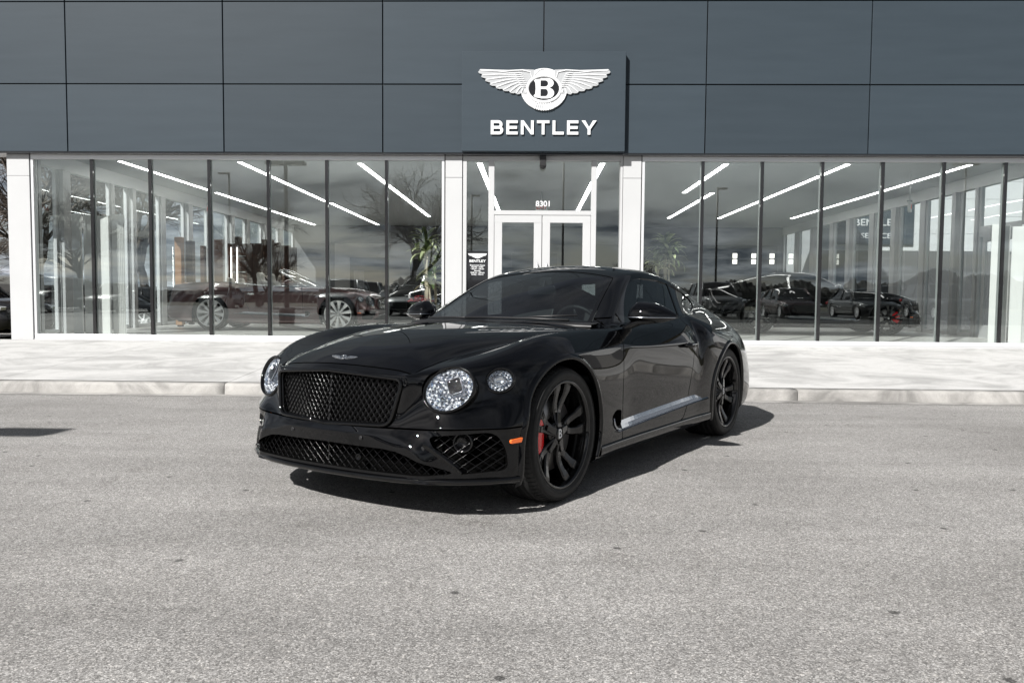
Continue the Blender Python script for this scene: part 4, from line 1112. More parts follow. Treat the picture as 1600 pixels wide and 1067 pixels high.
def site():
    mb = MB(); ys = [-60, -9, KY+.02]; xs = np.linspace(-60, 60, 3)
    mb.grid([[(x, y, zlot(y)) for y in (-34, -9, 0, KY)] for x in (-70, -20, 20, 70)], smooth=False)
    # the lot also runs on past the left end of the building
    mb.grid([[(x, y, zlot(KY)+.0) for y in (KY, 45)] for x in (-70, -14.2)], smooth=False)
    tag(mb.build('parking_lot', M_ASPH), kind='structure')
    mb = MB(); mb.grid([[(x, y, -.42) for y in (-900, -300, -100, -34, 0, 40, 100, 300, 900)] for x in (-900, -300, -70, 0, 70, 300, 900)], smooth=False)
    g = mb.build('ground', M_GRASS); tag(g, kind='structure')
    for v in g.data.vertices:
        if abs(v.co.y) > 200 or abs(v.co.x) > 200: v.co.z = -1.2
    # dark sheet added over the unseen lot to darken its reflection in the glass
    mb = MB(); mb.grid([[(x, y, zlot(y)+.004) for y in (-34, -9, -4.6)] for x in (-70, 70)], smooth=False)
    tag(mb.build('dark_reflection_sheet', mat('dark_sheet_grey', (.022, .022, .022), .8, vary=(3, .2), bump=(120, .5, .004))), kind='structure')
    # pale gutter pan, 4 mm above the asphalt
    mb = MB(); mb.grid([[(x, y, zlot(y)+dz) for y, dz in ((KY-.20, .004), (KY, .006))] for x in (-14, 14)], smooth=False)
    tag(mb.build('gutter', M_KERB), kind='structure')
    # kerb with a rounded nose, in cast lengths
    rng = random.Random(5); xs = [-14.2, -9.45, -6.55, -3.66, -.5, 3.1, 6.2, 9.3, 13]
    for a, b in zip(xs, xs[1:]):
        mb = MB(); zb = zlot(KY); h = .010; prof = [(KY, zb-.1), (KY+.012, h-.035), (KY+.022, h-.012), (KY+.045, h), (KY+.16, h+.006), (KY+.16, zb-.1)]
        rows = []
        nn = 26
        for i in range(nn+1):
            x = a+.004+(b-a-.008)*i/nn; j = rng.uniform(-.0025, .0025)
            rows.append([(x, y+j*(1 if 0 < k < 4 else 0), z+rng.uniform(-.0018, .0018)*(1 if 0 < k < 4 else 0)) for k, (y, z) in enumerate(prof)])
        mb.grid(rows, smooth=True); mb.add(rows[0], [tuple(range(6))]); mb.add(rows[-1], [tuple(range(6))[::-1]])
        tag(mb.build('kerb', M_KERB), kind='structure')
    # pavement slabs
    y0, y1 = KY+.165, FY-.02
    zs = lambda y: .016+(y-y0)/(y1-y0)*(FLZ-.045-.016)
    edges = [-14.2, -9.45, -6.55, -3.66, -.5, 3.1, 6.2, 9.3, 13]
    for a, b in zip(edges, edges[1:]):
        for p, q in ((y0, y1),):
            mb = MB(); g_ = .0025
            sk = lambda x, y: x-(y-y0)*.42*(1 if x < 0 else .0)*0
            v = [(a+g_, p+g_, zs(p)), (b-g_, p+g_, zs(p)), (b-g_, q-g_, zs(q)), (a+g_, q-g_, zs(q))]
            mb.add(v+[(x, y, z-.1) for x, y, z in v], [(0, 1, 2, 3), (0, 4, 5, 1), (1, 5, 6, 2), (2, 6, 7, 3), (3, 7, 4, 0)])
            tag(mb.build('pavement', M_WALK, bevel=.003), kind='structure')
    mb = MB(); mb.grid([[(x, y, z-.06) for y, z in ((y0-.02, zs(y0)), (y1, zs(y1)))] for x in (-14.2, 13)]); tag(mb.build('pavement_bed', MP['dark']), kind='structure')
    # painted bay lines behind the photographer
    for row, (ya, yb) in enumerate(((-13.5, -8.6), (-30.5, -25.5))):
        for k in range(14):
            x = -26+k*2.75*1.35
            mb = MB(); mb.grid([[(xx, y, zlot(y)+.008) for y in (ya, yb)] for xx in (x, x+.1)]); tag(mb.build('bay_line', M_LINE), kind='structure')
site()
# ---------------------------------------------------------------- showroom
def slate_mat():
    m = mat('slate_blue_metal_cladding', (.034, .045, .057), rough=.55, metal=0, coat=0, spec=.22)
    nt = m.node_tree; n = nt.nodes; l = nt.links; b = n['Principled BSDF']
    tc = n.new('ShaderNodeTexCoord'); mp = n.new('ShaderNodeMapping'); mp.inputs['Scale'].default_value = (.35, 1, 3.2); l.new(tc.outputs['Object'], mp.inputs[0])
    nz = n.new('ShaderNodeTexNoise'); nz.inputs['Scale'].default_value = 2.2; nz.inputs['Detail'].default_value = 5; nz.inputs['Roughness'].default_value = .6; l.new(mp.outputs[0], nz.inputs['Vector'])
    cr = n.new('ShaderNodeValToRGB'); e = cr.color_ramp.elements; e[0].position = .3; e[0].color = (.029, .040, .050, 1); e[1].position = .7; e[1].color = (.033, .045, .056, 1)
    l.new(nz.outputs['Fac'], cr.inputs[0])
    oi = n.new('ShaderNodeObjectInfo'); mr = n.new('ShaderNodeMapRange'); mr.inputs[3].default_value = .90; mr.inputs[4].default_value = 1.08; l.new(oi.outputs['Random'], mr.inputs[0])
    sc_ = n.new('ShaderNodeVectorMath'); sc_.operation = 'SCALE'; l.new(cr.outputs[0], sc_.inputs[0]); l.new(mr.outputs[0], sc_.inputs['Scale']); l.new(sc_.outputs[0], b.inputs['Base Color'])
    bp = n.new('ShaderNodeBump'); bp.inputs['Strength'].default_value = .04; bp.inputs['Distance'].default_value = .02; l.new(nz.outputs['Fac'], bp.inputs['Height']); l.new(bp.outputs[0], b.inputs['Normal'])
    return m
M_SLATE = slate_mat()
M_WHITE = mat('white_metal_panel', (.43, .435, .44), rough=.38, vary=(1.2, .03))
M_ALU = mat('satin_aluminium_frame', (.62, .63, .64), rough=.35, metal=.35)
M_MULL = mat('black_mullion_cap', (.012, .012, .013), rough=.22, coat=.6)
M_MULLW = mat('pale_mullion_body', (.36, .38, .38), rough=.4)
M_PANE = glass_mat('showroom_glass', (.84, .88, .87), refl=.21, rtint=(.93, 1.0, .98))
M_PANE2 = glass_mat('side_glass', (.86, .90, .90), refl=.06, rtint=(.95, 1, 1))
M_WALLI = mat('interior_white_paint', (.68, .69, .69), rough=.6)
M_WALLG = mat('interior_grey_paint', (.11, .11, .115), rough=.6)
M_WALLM = mat('interior_taupe_paint', (.24, .235, .23), rough=.6)
M_CEIL = mat('white_ceiling', (.52, .53, .53), rough=.8)
M_FLOOR = mat('polished_pale_tile', (.50, .49, .47), rough=.32, vary=(2, .06))
M_WOOD = mat('dark_walnut_veneer', (.035, .016, .010), rough=.35, coat=.3, vary=(3, .35))
M_OAK = mat('honey_oak_veneer', (.27, .155, .085), rough=.4, vary=(4, .2))
M_DARKI = mat('dark_interior_opening', (.012, .012, .013), rough=.5)
M_LED = mat('led_strip', (1, 1, 1), emit=(1, .98, .95), estr=9)
M_SIGNW = mat('white_sign_enamel', (.66, .67, .68), rough=.35)
M_SIGNB = mat('emblem_wing_shading', (.36, .37, .38), rough=.4)  # darker tone paints the shading between feathers; the emblem itself is uniform metal
M_SIGNK = mat('black_sign_enamel', (.01, .01, .011), rough=.12, coat=1)
M_RED = mat('red_plastic', (.75, .03, .02), rough=.4)
CZ = 3.72
XL, XR, YB = -9.2, 9.42, 30.5
def fk(X, Z, Y):  # a point measured on the glass line, brought forward to another depth along the same sight line
    k = Y/FY; return X*k, CAM_H+(Z-CAM_H)*k

def showroom():
    R_ = thing('car_showroom', 'glass fronted car showroom with slate blue panel fascia and white columns', 'showroom', (0, FY, 0))
    def P(mb, name, m, parent=R_, bevel=0, **k):
        mb.v = [(x, y-FY, z) for x, y, z in mb.v]
        return mb.build(name, m, parent, bevel=bevel, **k)
    fy = FY-.13; gap = .010
    seams = [-11.02, -8.216, -5.437, -2.641, .145, 2.941, 5.726, 8.51, 11.3]
    seams = [fk(s, 0, fy)[0] for s in seams]; rows = [fk(0, z, fy)[1] for z in (3.546, 4.724, 6.133, 7.55)]
    for i in range(len(seams)-1):
        for j in range(3):
            mb = MB(); mb.box(seams[i]+gap, seams[i+1]-gap, fy, fy+.05, rows[j]+gap, rows[j+1]-gap); P(mb, 'cladding_panel', M_SLATE, bevel=.004)
    zb = rows[0]
    mb = MB(); mb.box(seams[0]+.02, seams[-1]-.02, fy+.051, FY+.30, zb+.012, 7.5); mb.box(seams[0]+.02, seams[-1]-.02, fy+.01, FY+.3, zb-.022, zb+.010); P(mb, 'fascia_backing', M_SIGNK)
    # columns
    cols_ = [(-9.30, -8.90, False), (-1.541, -1.249, True), (1.542, 1.853, True), (9.15, 9.60, False)]
    for a, b, _ in cols_:
        mb = MB(); mb.box(a, b, FY-.03, FY+.32, .18, 3.12); mb.box(a, b, FY-.03, FY+.32, 3.126, zb-.024); P(mb, 'column', M_WHITE, bevel=.004)
        mb = MB()
        for x in (a-.016, b+.004): mb.box(x, x+.012, FY+.0, FY+.2, .2, zb-.03)
        P(mb, 'shadow_gap', MP['dark'])
    # window walls: frame, mullions, panes
    def window_wall(x0, x1, mul):
        w = bpy.data.objects.new('window_wall', None); w.empty_display_size = .2; link(w, R_)
        mb = MB(); t = .045
        mb.box(x0, x1, FY-.02, FY+.10, zb-.105, zb-.024); mb.box(x0, x1, FY-.02, FY+.10, .262, .336)
        mb.box(x0, x0+t, FY-.019, FY+.10, .336, zb-.105); mb.box(x1-t, x1, FY-.019, FY+.10, .336, zb-.105)
        P(mb, 'frame', M_ALU, w, bevel=.003)
        mb = MB(); mb.box(x0, x1, FY-.035, FY+.08, .225, .260); P(mb, 'sill', M_WHITE, w, bevel=.003)
        xs = [x0+t]+mul+[x1-t]
        for a, b in zip(xs, xs[1:]):
            mb = MB(); mb.add([(a, FY+.03, .33), (b, FY+.03, .33), (b, FY+.03, zb-.10), (a, FY+.03, zb-.10)], [(0, 1, 2, 3)]); P(mb, 'glass_pane', M_PANE, w)
        for x in mul:
            mb = MB(); mb.box(x-.026, x+.026, FY-.012, FY+.028, .336, zb-.106, 0); mb.box(x-.030, x+.030, FY+.034, FY+.085, .336, zb-.106, 1)
            mb.v = [(a, b-FY, c) for a, b, c in mb.v]
            mb.build('mullion', [M_MULL, M_MULLW], w)
        return w
    window_wall(-8.88, -1.56, [-7.80, -6.761, -5.709, -4.661, -3.629, -2.577])
    window_wall(1.87, 9.13, [2.916, 3.936, 4.964, 5.993, 7.028, 8.071])
    # entrance bay
    e = bpy.data.objects.new('entrance', None); e.empty_display_size = .2; link(e, R_)
    mb = MB(); top = zb-.024
    mb.box(-1.235, -1.175, FY-.02, FY+.12, .22, top); mb.box(1.49, 1.535, FY-.02, FY+.12, .22, top)
    mb.box(-.79, -.69, FY-.02, FY+.12, .22, top-.08); mb.box(.995, 1.085, FY-.02, FY+.12, .22, top-.08)
    mb.box(-1.175, 1.49, FY-.02, FY+.12, top-.08, top); mb.box(-.69, .995, FY-.019, FY+.12, 2.486, 2.562)
    mb.box(-1.175, -.79, FY-.02, FY+.12, .225, .32); mb.box(1.085, 1.49, FY-.02, FY+.12, .225, .32)
    P(mb, 'frame', M_WHITE, e, bevel=.004)
    for (a, b, c, d) in ((-1.175, -.79, .32, top-.08), (1.085, 1.49, .32, top-.08), (-.69, .995, 2.562, top-.08)):
        mb = MB(); mb.add([(a, FY+.04, c), (b, FY+.04, c), (b, FY+.04, d), (a, FY+.04, d)], [(0, 1, 2, 3)]); P(mb, 'glass_pane', M_PANE, e)
    for s, (a, b) in ((1, (-.684, .140)), (-1, (.152, .990))):
        dr = bpy.data.objects.new('entrance_door', None); dr.empty_display_size = .2; link(dr, R_)
        ga, gb = (a+.135, b-.135)
        mb = MB(); mb.box(a, b, FY-.015, FY+.04, 2.356, 2.478); mb.box(a, b, FY-.015, FY+.04, .245, .50); mb.box(a, ga, FY-.015, FY+.04, .50, 2.356); mb.box(gb, b, FY-.015, FY+.04, .50, 2.356)
        P(mb, 'door_frame', M_WHITE, dr, bevel=.003)
        mb = MB(); mb.add([(ga, FY+.015, .5), (gb, FY+.015, .5), (gb, FY+.015, 2.356), (ga, FY+.015, 2.356)], [(0, 1, 2, 3)]); P(mb, 'door_glass', M_PANE, dr)
        mb = MB(); hx = gb+.06 if s == 1 else ga-.06
        mb.tube([(hx, FY-.015, .95), (hx, FY-.07, .97), (hx, FY-.07, 1.63), (hx, FY-.015, 1.65)], .014, 8); P(mb, 'handle', M_ALU, dr)
    mb = MB(); mb.box(.138, .154, FY+.041, FY+.05, .24, 2.48); P(mb, 'door_gasket', MP['dark'], e)
    # camera pod over the door
    mb = MB(); mb.box(.095, .205, FY-.12, FY-.03, zb-.21, zb-.03); mb.lathe([(.05, 0), (.046, -.03), (.0, -.05)], 20, M=Matrix.Translation((.15, FY-.075, zb-.21))); P(mb, 'door_sensor', MP['trim'], e, bevel=.006)
    # interior shell
    mb = MB(); mb.box(-9.3, 9.6, FY+.10, 30.6, .20, FLZ); P(mb, 'showroom_floor', M_FLOOR)
    mb = MB(); mb.box(-9.3, 9.6, FY+.32, 30.6, CZ, CZ+.1); mb.box(-9.3, 9.6, FY+.11, FY+.318, zb-.02, CZ+.1); P(mb, 'ceiling', M_CEIL)
    mb = MB(); mb.box(-9.3, 9.6, 30.62, 30.8, .2, 7.4); P(mb, 'back_wall', M_WALLG)
    mb = MB(); mb.box(-10.9, 11.2, FY+.32, 30.8, 7.2, 7.4); P(mb, 'roof_deck', M_WALLI)
    # side walls: piers, header, sill; windows between
    for X, s in ((XL, -1), (XR, 1)):
        xo = X+s*.14; a, b = min(X, xo), max(X, xo)
        sw = bpy.data.objects.new('side_wall', None); sw.empty_display_size = .2; link(sw, R_)
        mb = MB(); mb.box(a, b, FY+.33, 30.6, 3.45, CZ-.002); mb.box(a, b, FY+.33, 30.6, CZ+.102, 7.3); P(mb, 'header', M_WALLI, sw)
        ys = [14.34, 15.35, 15.65, 17.30, 17.42, 18.05, 18.25, 19.6, 19.85, 21.0, 21.3, 22.5, 22.8, 24.0, 24.3, 25.5, 25.8, 27.0, 27.4, 28.8, 29.2, 30.6]
        doorbay = 1
        for k in range(0, len(ys)-1):
            if k % 2 == 1:      # pier
                mb = MB(); mb.box(a-(.0), b, ys[k], ys[k+1], .2, 3.45)
                if k % 4 == 1: mb.box(X-(.07 if s > 0 else 0), X+(.07 if s < 0 else 0), ys[k]+.02, ys[k+1]-.02, FLZ, 3.449)
                P(mb, 'pier', M_WHITE if k % 4 else M_WALLI, sw)
            else:
                y0, y1 = ys[k], ys[k+1]; xm = X+s*.07
                mb = MB(); mb.box(xm-.03, xm+.03, y0, y1, .2, .36); mb.box(xm-.03, xm+.03, y0, y0+.05, .36, 3.45); mb.box(xm-.03, xm+.03, y1-.05, y1, .36, 3.45)
                if k == 2: mb.box(xm-.035, xm+.035, y0+.05, y1-.05, 2.40, 2.62)
                P(mb, 'window_frame', M_ALU, sw)
                mb = MB(); mb.add([(xm, y0, .3), (xm, y1, .3), (xm, y1, 3.45), (xm, y0, 3.45)], [(0, 1, 2, 3)]); P(mb, 'glass_pane', M_PANE2, sw)
                if k == 2:
                    dm = M_MULL if s < 0 else M_ALU; xd = xm-s*.06
                    mb = MB(); mb.box(xd-.02, xd+.02, y0+.25, y0+.36, FLZ, 2.40); mb.box(xd-.02, xd+.02, y1-.36, y1-.25, FLZ, 2.40); mb.box(xd-.02, xd+.02, y0+.36, y1-.36, 2.28, 2.40); mb.box(xd-.02, xd+.02, y0+.36, y1-.36, FLZ, .55)
                    P(mb, 'side_door', dm, sw)
    # back wall features: offices on the left, dark wall with small wall lights on the right
    for (x0, x1, z0, z1, m) in ((-9.0, 9.3, 3.05, 3.70, M_WALLG), (-7.6, -1.2, FLZ, 3.04, M_WALLM), (2.0, 9.2, FLZ, 3.04, M_DARKI)):
        mb = MB(); mb.box(x0, x1, 30.45, 30.6, z0, z1); P(mb, 'back_panel', m)
    for (x0, x1, z1) in ((-7.0, -5.6, 2.5), (-4.7, -3.2, 2.45), (-2.6, -1.6, 2.5), (-.8, .9, 2.7)):
        mb = MB(); mb.box(x0, x1, 30.40, 30.44, FLZ, z1); P(mb, 'office_opening', M_DARKI)
        mb = MB(); mb.box(x0+.15, x0+.55, 30.37, 30.39, 1.2, 2.0); P(mb, 'office_shelf', M_WALLG)
    return R_
SHOW = showroom()

def ceiling_lights():
    segs = [(-8.3, 15.95, 20.3, 'left wall'), (-8.3, 20.8, 30.2, ''), (-5.9, 16.0, 22.6, ''), (-5.85, 23.0, 30.0, ''), (-3.5, 16.1, 26.8, ''), (-1.085, 16.0, 24.7, ''), (1.35, 16.0, 24.7, ''),
            (3.79, 16.0, 20.4, ''), (4.5, 20.4, 26.9, ''), (6.16, 16.0, 26.9, ''), (8.53, 16.0, 26.8, '')]
    nm = ['nearest left of the ceiling beside the left side windows', 'far left of the ceiling near the back wall', 'above the open car, near half of its line', 'above the open car, far half of its line', 'over the potted plant left of the doors',
          'seen through the left sidelight of the entrance', 'seen through the right sidelight of the entrance', 'short one right of the entrance, nearer the glass', 'right of the entrance, starting where the short one ends', 'long one in the middle of the right hand window wall', 'rightmost, running above the side exit']
    for (x, y0, y1, _), q in zip(segs, nm):
        t = thing('ceiling_light', 'white linear ceiling light '+q, 'ceiling light', (x, (y0+y1)/2, CZ), 0, 'linear lights in the showroom ceiling'); h = (y1-y0)/2
        MB().box(-.058, .058, -h-.01, h+.01, -.012, -.001).build('housing', M_WALLI, t)
        MB().box(-.048, .048, -h, h, -.018, -.013).build('diffuser', M_LED, t)
ceiling_lights()

def main_sign():
    y = FY-.25; 
    x0, z1 = fk(-1.264, 5.280, y); x1, z0 = fk(1.563, 3.585, y)
    t = thing('shop_sign', 'large slate blue sign board with silver winged B emblem and white BENTLEY lettering', 'sign', ((x0+x1)/2, y, z0))
    w = (x1-x0)/2
    MB().box(-w, w, 0, .125, 0, z1-z0).build('board', M_SLATE, t, bevel=.006)
    sx = (x0+x1)/2
    ex0, ez1 = fk(-.974, 4.944, y); ex1, _ = fk(1.287, 4.944, y); _, et = fk(0, 4.999, y); _, eb = fk(0, 4.270, y)
    big_emblem(t, (ex0+ex1)/2-sx, (et+eb)/2-z0, ex1-ex0, et-eb, -.012)
    tx0, tz1 = fk(-.758, 4.106, y); tx1, tz0 = fk(1.070, 3.865, y)
    letters(t, 'BENTLEY', tx0-sx, tx1-sx, tz0-z0, tz1-z0, -.020, .018, M_SIGNW, .19)
    return t

GLY = {   # wide grotesque capitals on a unit box: lists of polygons (outer) and strokes
 'B': 'B', 'E': 'E', 'N': 'N', 'T': 'T', 'L': 'L', 'Y': 'Y'}
def letters(parent, word, x0, x1, z0, z1, y, depth, m, wt):
    """wide capitals built from strokes, letter by letter"""
    H = z1-z0; W = {'B': .93, 'E': .84, 'N': .96, 'T': .93, 'L': .84, 'Y': 1.12}; gp = .235
    tot = sum(W[c] for c in word)+gp*(len(word)-1); sc = (x1-x0)/tot; x = x0; T = H*.20
    for ch in word:
        w = W[ch]*sc; mb = MB()
        def bx(a, b, c, d): mb.box(x+a, x+b, y-depth/2, y+depth/2, z0+c, z0+d)
        def pr(pts): mb.prism([(x+a, z0+b) for a, b in pts], y-depth/2, y+depth/2, 'XZ')
        if ch == 'E': bx(0, T, 0, H); bx(T, w, 0, T); bx(T, w*.94, (H-T)/2, (H+T)/2); bx(T, w, H-T, H)
        if ch == 'L': bx(0, T, 0, H); bx(T, w, 0, T)
        if ch == 'T': bx(0, w, H-T, H); bx((w-T)/2, (w+T)/2, 0, H-T)
        if ch == 'N': bx(0, T, 0, H); bx(w-T, w, 0, H); pr([(T, H), (T, H-T*1.45), (w-T, 0), (w-T, T*1.45)])
        if ch == 'Y':
            k = T*1.32; mid = H*.42; c = w/2
            bx(c-T/2, c+T/2, 0, mid-T*.2); pr([(0, H), (c-T/2, mid-T*.2), (c+T/2, mid-T*.2), (c, mid+T*.55), (k, H)]); pr([(w, H), (w-k, H), (c, mid+T*.55), (c+T/2, mid-T*.2)])
        if ch == 'B':
            def bowl(zc, h, ww, e=0.0):
                n = 12; r = h/2
                o = [(ww-r+r*cos(a), zc+r*sin(a)) for a in np.linspace(-pi/2, pi/2, n)]; ri = r-T
                i = [(ww-r+ri*cos(a), zc+ri*sin(a)) for a in np.linspace(-pi/2, pi/2, n)]
                for k in range(n-1): mb.prism([(x+a, z0+b) for a, b in (o[k], o[k+1], i[k+1], i[k])], y-depth/2-e, y+depth/2+e, 'XZ')
                bx(T, ww-r, zc-r, zc-r+T) if zc < H/2 else None; bx(T, ww-r, zc+r-T, zc+r)
            bx(0, T, 0, H); h2 = (H+T)/2; bowl(h2/2, h2, w); bowl(H-h2/2, h2, w*.94, .001)
        o = mb.build('letter_'+ch.lower(), m, parent); o['label'] = 'white capital %s of the word BENTLEY' % ch
        x += w+gp*sc

def big_emblem(parent, cx, cz, W, H, y):
    """winged B: traced proportions (unit: emblem width 1500, height 485), built in relief"""
    e = bpy.data.objects.new('emblem', None); e.empty_display_size = .1; link(e, parent); e.location = (cx, 0, cz)
    k = W/1500.; kz = H/488.
    X = lambda u: (u-808)*k
    Z = lambda v: (330-v)*kz
    wing = [(690, 108), (560, 103), (400, 112), (250, 108), (110, 102), (78, 101), (52, 135), (66, 150), (98, 158), (88, 190), (110, 200), (140, 207), (134, 235), (160, 245), (190, 252), (188, 280), (215, 292), (252, 292), (262, 318), (300, 328), (330, 325), (348, 350), (385, 352), (408, 350),
            (425, 372), (460, 376), (478, 370), (500, 388), (530, 384), (545, 372), (600, 385), (640, 370), (690, 300)]
    for s in (1, -1):
        sx = lambda u: X(u) if s == 1 else -X(u)
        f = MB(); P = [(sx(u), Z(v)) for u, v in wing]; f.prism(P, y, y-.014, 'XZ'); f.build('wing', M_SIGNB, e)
        q = MB()
        roots = [(470, 150), (480, 168), (490, 188), (502, 208), (515, 228), (528, 250), (542, 272), (556, 294), (572, 315), (590, 335)]
        ends = [(84, 118), (104, 172), (148, 222), (205, 268), (268, 305), (345, 338), (420, 362), (490, 376), (548, 376), (600, 372)]
        for (a, b) in zip(roots, ends):
            mx_, mz_ = (a[0]+b[0])/2, (a[1]+b[1])/2-8
            q.tube([(sx(a[0]), y-.014, Z(a[1])), (sx(mx_), y-.018, Z(mz_)), (sx(b[0]), y-.014, Z(b[1]))], [.007, .012, .008], 6, flat=1)
        # ridges of the short coverts and the leading edge
        for t in range(8):
            u = 470+t*11; v = 150+t*22
            q.tube([(sx(u), y-.016, Z(v)), (sx(u+45), y-.022, Z(v-6)), (sx(min(u+95, 615)), y-.018, Z(v+6))], [.006, .010, .006], 6)
        q.tube([(sx(70), y-.014, Z(112)), (sx(250), y-.018, Z(118)), (sx(400), y-.020, Z(122)), (sx(560), y-.022, Z(116)), (sx(650), y-.020, Z(135)), (sx(668), y-.018, Z(200))], [.006, .009, .010, .010, .009, .006], 8)
        q.build('feathers', M_SIGNW, e, fix=False)
    # outer ring behind, lower skirt
    def ell(a, b, c, n=48, a0=0, a1=2*pi): return [(X(808)+a*k*cos(t), Z(c)+b*kz*sin(t)) for t in np.linspace(a0, a1, n)]
    f = MB(); f.prism(ell(265, 240, 330)[:-1], y+.004, y-.010, 'XZ'); f.build('outer_ring', M_SIGNW, e)
    f = MB()
    f.tube([(x, y-.012, z) for x, z in ell(258, 232, 330, 30, pi*1.03, pi*1.97)], .008, 8); f.tube([(x, y-.012, z) for x, z in ell(150, 232, 330, 16, pi*.2, pi*.8)], .007, 8)
    for t in np.linspace(-.42, .42, 9):
        f.tube([(sin(t)*170*k, y-.014, Z(330)-cos(t)*152*kz), (sin(t)*258*k, y-.016, Z(330)-cos(t)*243*kz)], [.008, .012], 6)
    f.build('tail_feathers', M_SIGNW, e, fix=False)
    f = MB(); o = ell(205, 165, 325)[:-1]; i = ell(174, 132, 325)[:-1]; n = len(o)
    rows = [[(a[0], y-.016, a[1]), (a[0]*.97, y-.026, a[1]*.97), (b[0], y-.026, b[1]), (b[0], y-.016, b[1])] for a, b in zip(o, i)]
    f.grid(rows, closed_u=True); f.build('inner_ring', M_SIGNW, e)
    f = MB(); f.prism(ell(174, 132, 325)[:-1], y-.008, y-.017, 'XZ'); f.build('disc', M_SIGNK, e)
    # serifed B
    f = MB(); bo = lambda u, v: (X(u), Z(v))
    out = [(690, 245), (700, 228), (730, 214), (840, 206), (890, 218), (918, 248), (920, 285), (900, 318), (922, 350), (920, 395), (890, 425), (840, 436), (735, 432), (700, 422), (688, 402), (708, 388), (712, 330), (708, 265)]
    out = round_poly([bo(*p) for p in out], .012, 3)
    def ring(out, holes):
        n = 40
        return out
    # outline split in strips around the two counters
    L = [(712, 262), (712, 330), (712, 390)]
    y0_, y1_ = y-.017, y-.030
    def slab(pts, r=.010): f.prism(round_poly([bo(*p) for p in pts], r, 3) if r else [bo(*p) for p in pts], y0_, y1_, 'XZ')
    slab([(692, 236), (706, 222), (768, 213), (768, 432), (704, 424), (688, 404), (708, 386), (712, 325), (708, 258)])
    def bowl(c0, c1, r0, r1, u1):
        n = 14; A = np.linspace(pi/2, -pi/2, n); cz_ = (c0+c1)/2; ro = abs(c1-c0)/2; hi = (r0+r1)/2; ri = abs(r1-r0)/2
        o = [(u1-75+75*cos(a), cz_-ro*sin(a)) for a in A]; i_ = [(850-28+32*cos(a), hi-ri*sin(a)) for a in A]
        o = [(768, c0)]+o+[(768, c1)]; i_ = [(768, r0)]+i_+[(768, r1)]
        for q in range(len(o)-1): f.prism([bo(*o[q]), bo(*o[q+1]), bo(*i_[q+1]), bo(*i_[q])], y0_, y1_, 'XZ')
    bowl(206, 318, 232, 302, 918); bowl(314, 436, 330, 412, 924)
    f.build('letter_b', M_SIGNW, e)
main_sign()

def glass_signs():
    """lettering and decals on the glass"""
    y = FY+.024
    t = thing('hours_sign', 'black opening hours panel with winged emblem stuck on the glass left of the doors', 'sign', (-.98, y, 1.36))
    MB().box(-.190, .190, -.001, .001, -.52, .50).build('backing', M_SIGNK, t)
    def M(z, x=0): return Matrix.Translation((x, -.004, z)) @ Matrix.Rotation(pi/2, 4, 'X')
    lg = MB(); lg.prism([(-.165, .455), (.165, .455), (.150, .425), (.09, .40), (.03, .375), (0, .368), (-.03, .375), (-.09, .40), (-.150, .425)], -.004, -.002, 'XZ'); em = lg.build('emblem', M_SIGNW, t)
    q = MB()
    for s in (1, -1):
        for k in range(3): q.box(min(s*.045, s*.12), max(s*.045, s*.12), -.006, -.005, .436-k*.013, .4385-k*.013)
    q.lathe([(.016, 0), (.021, 0)], 20, M=Matrix.Translation((0, -.006, .418)) @ Matrix.Rotation(pi/2, 4, 'X')); q.build('emblem_lines', M_SIGNK, em)
    add_text('heading', 'BENTLEY', .062, M_SIGNW, t, M(.322), extrude=.0004, offset=.0015, font_w=1.15)
    lines = [(.250, 'Showroom Hours', .036), (.218, 'Monday - Friday', .032), (.186, '9:00 am - 6:00 pm', .032), (.154, 'Saturday', .032), (.122, '10:00 am - 4:00 pm', .032), (.090, 'Sunday - Closed', .032)]
    for z, s, h in lines: add_text('opening_hours', s, h, M_SIGNW, t, M(z), extrude=.0004, offset=.0009)
    add_text('notice', 'NO SOLICITING', .045, M_SIGNW, t, M(-.30), extrude=.0004, offset=.0006)
    t = thing('house_number', 'white street number 8301 on the glass above the entrance doors', 'number', (.165, y, 2.68))
    add_text('digits', '8301', .135, M_SIGNW, t, Matrix.Translation((0, -.004, .0)) @ Matrix.Rotation(pi/2, 4, 'X'), extrude=.001, offset=.002)
    # hanging exit signs
    for (x, yy, z, lab, rz) in ((.20, 20.5, 3.33, 'red and white EXIT sign hanging from the ceiling behind the entrance doors', 0), (7.85, 17.0, 3.0, 'small EXIT sign hanging on a thin rod by the right side door', R(62)), (-7.35, 18.0, 2.98, 'small hanging EXIT sign by the left side door', R(-62))):
        t = thing('exit_sign', lab, 'exit sign', (x, yy, z), rz, 'hanging exit signs inside the showroom')
        MB().box(-.16, .16, -.03, .03, -.10, .10).build('case', M_WALLI, t, bevel=.005)
        MB().tube([(0, 0, .10), (0, 0, CZ-z)], .010, 8).build('rod', M_WALLI, t)
        MB().box(-.08, .08, -.05, .05, .10, .13).build('canopy', M_MULLW, t)
        add_text('lettering', 'EXIT', .135, M_RED, t, Matrix.Translation((0, -.032, 0)) @ Matrix.Rotation(pi/2, 4, 'X'), extrude=.001, offset=.002)
glass_signs()
# ---------------------------------------------------------------- things inside the showroom
M_BARKI = mat('pale_cane_bark', (.45, .40, .30), .8, vary=(40, .2))
M_LEAFI = mat('variegated_leaf', (.085, .115, .045), .4, vary=(6, .6))
M_LEAFP = mat('pale_leaf_edge', (.42, .46, .26), .4, vary=(5, .3))
M_POT = mat('black_glazed_pot', (.015, .015, .016), .2, coat=.5)
M_SOIL = mat('potting_soil', (.05, .035, .025), .95)
M_BLOOM = mat('red_blossom', (.50, .02, .03), .6, vary=(30, .4))
M_GREENF = mat('flower_foliage', (.05, .09, .04), .6)

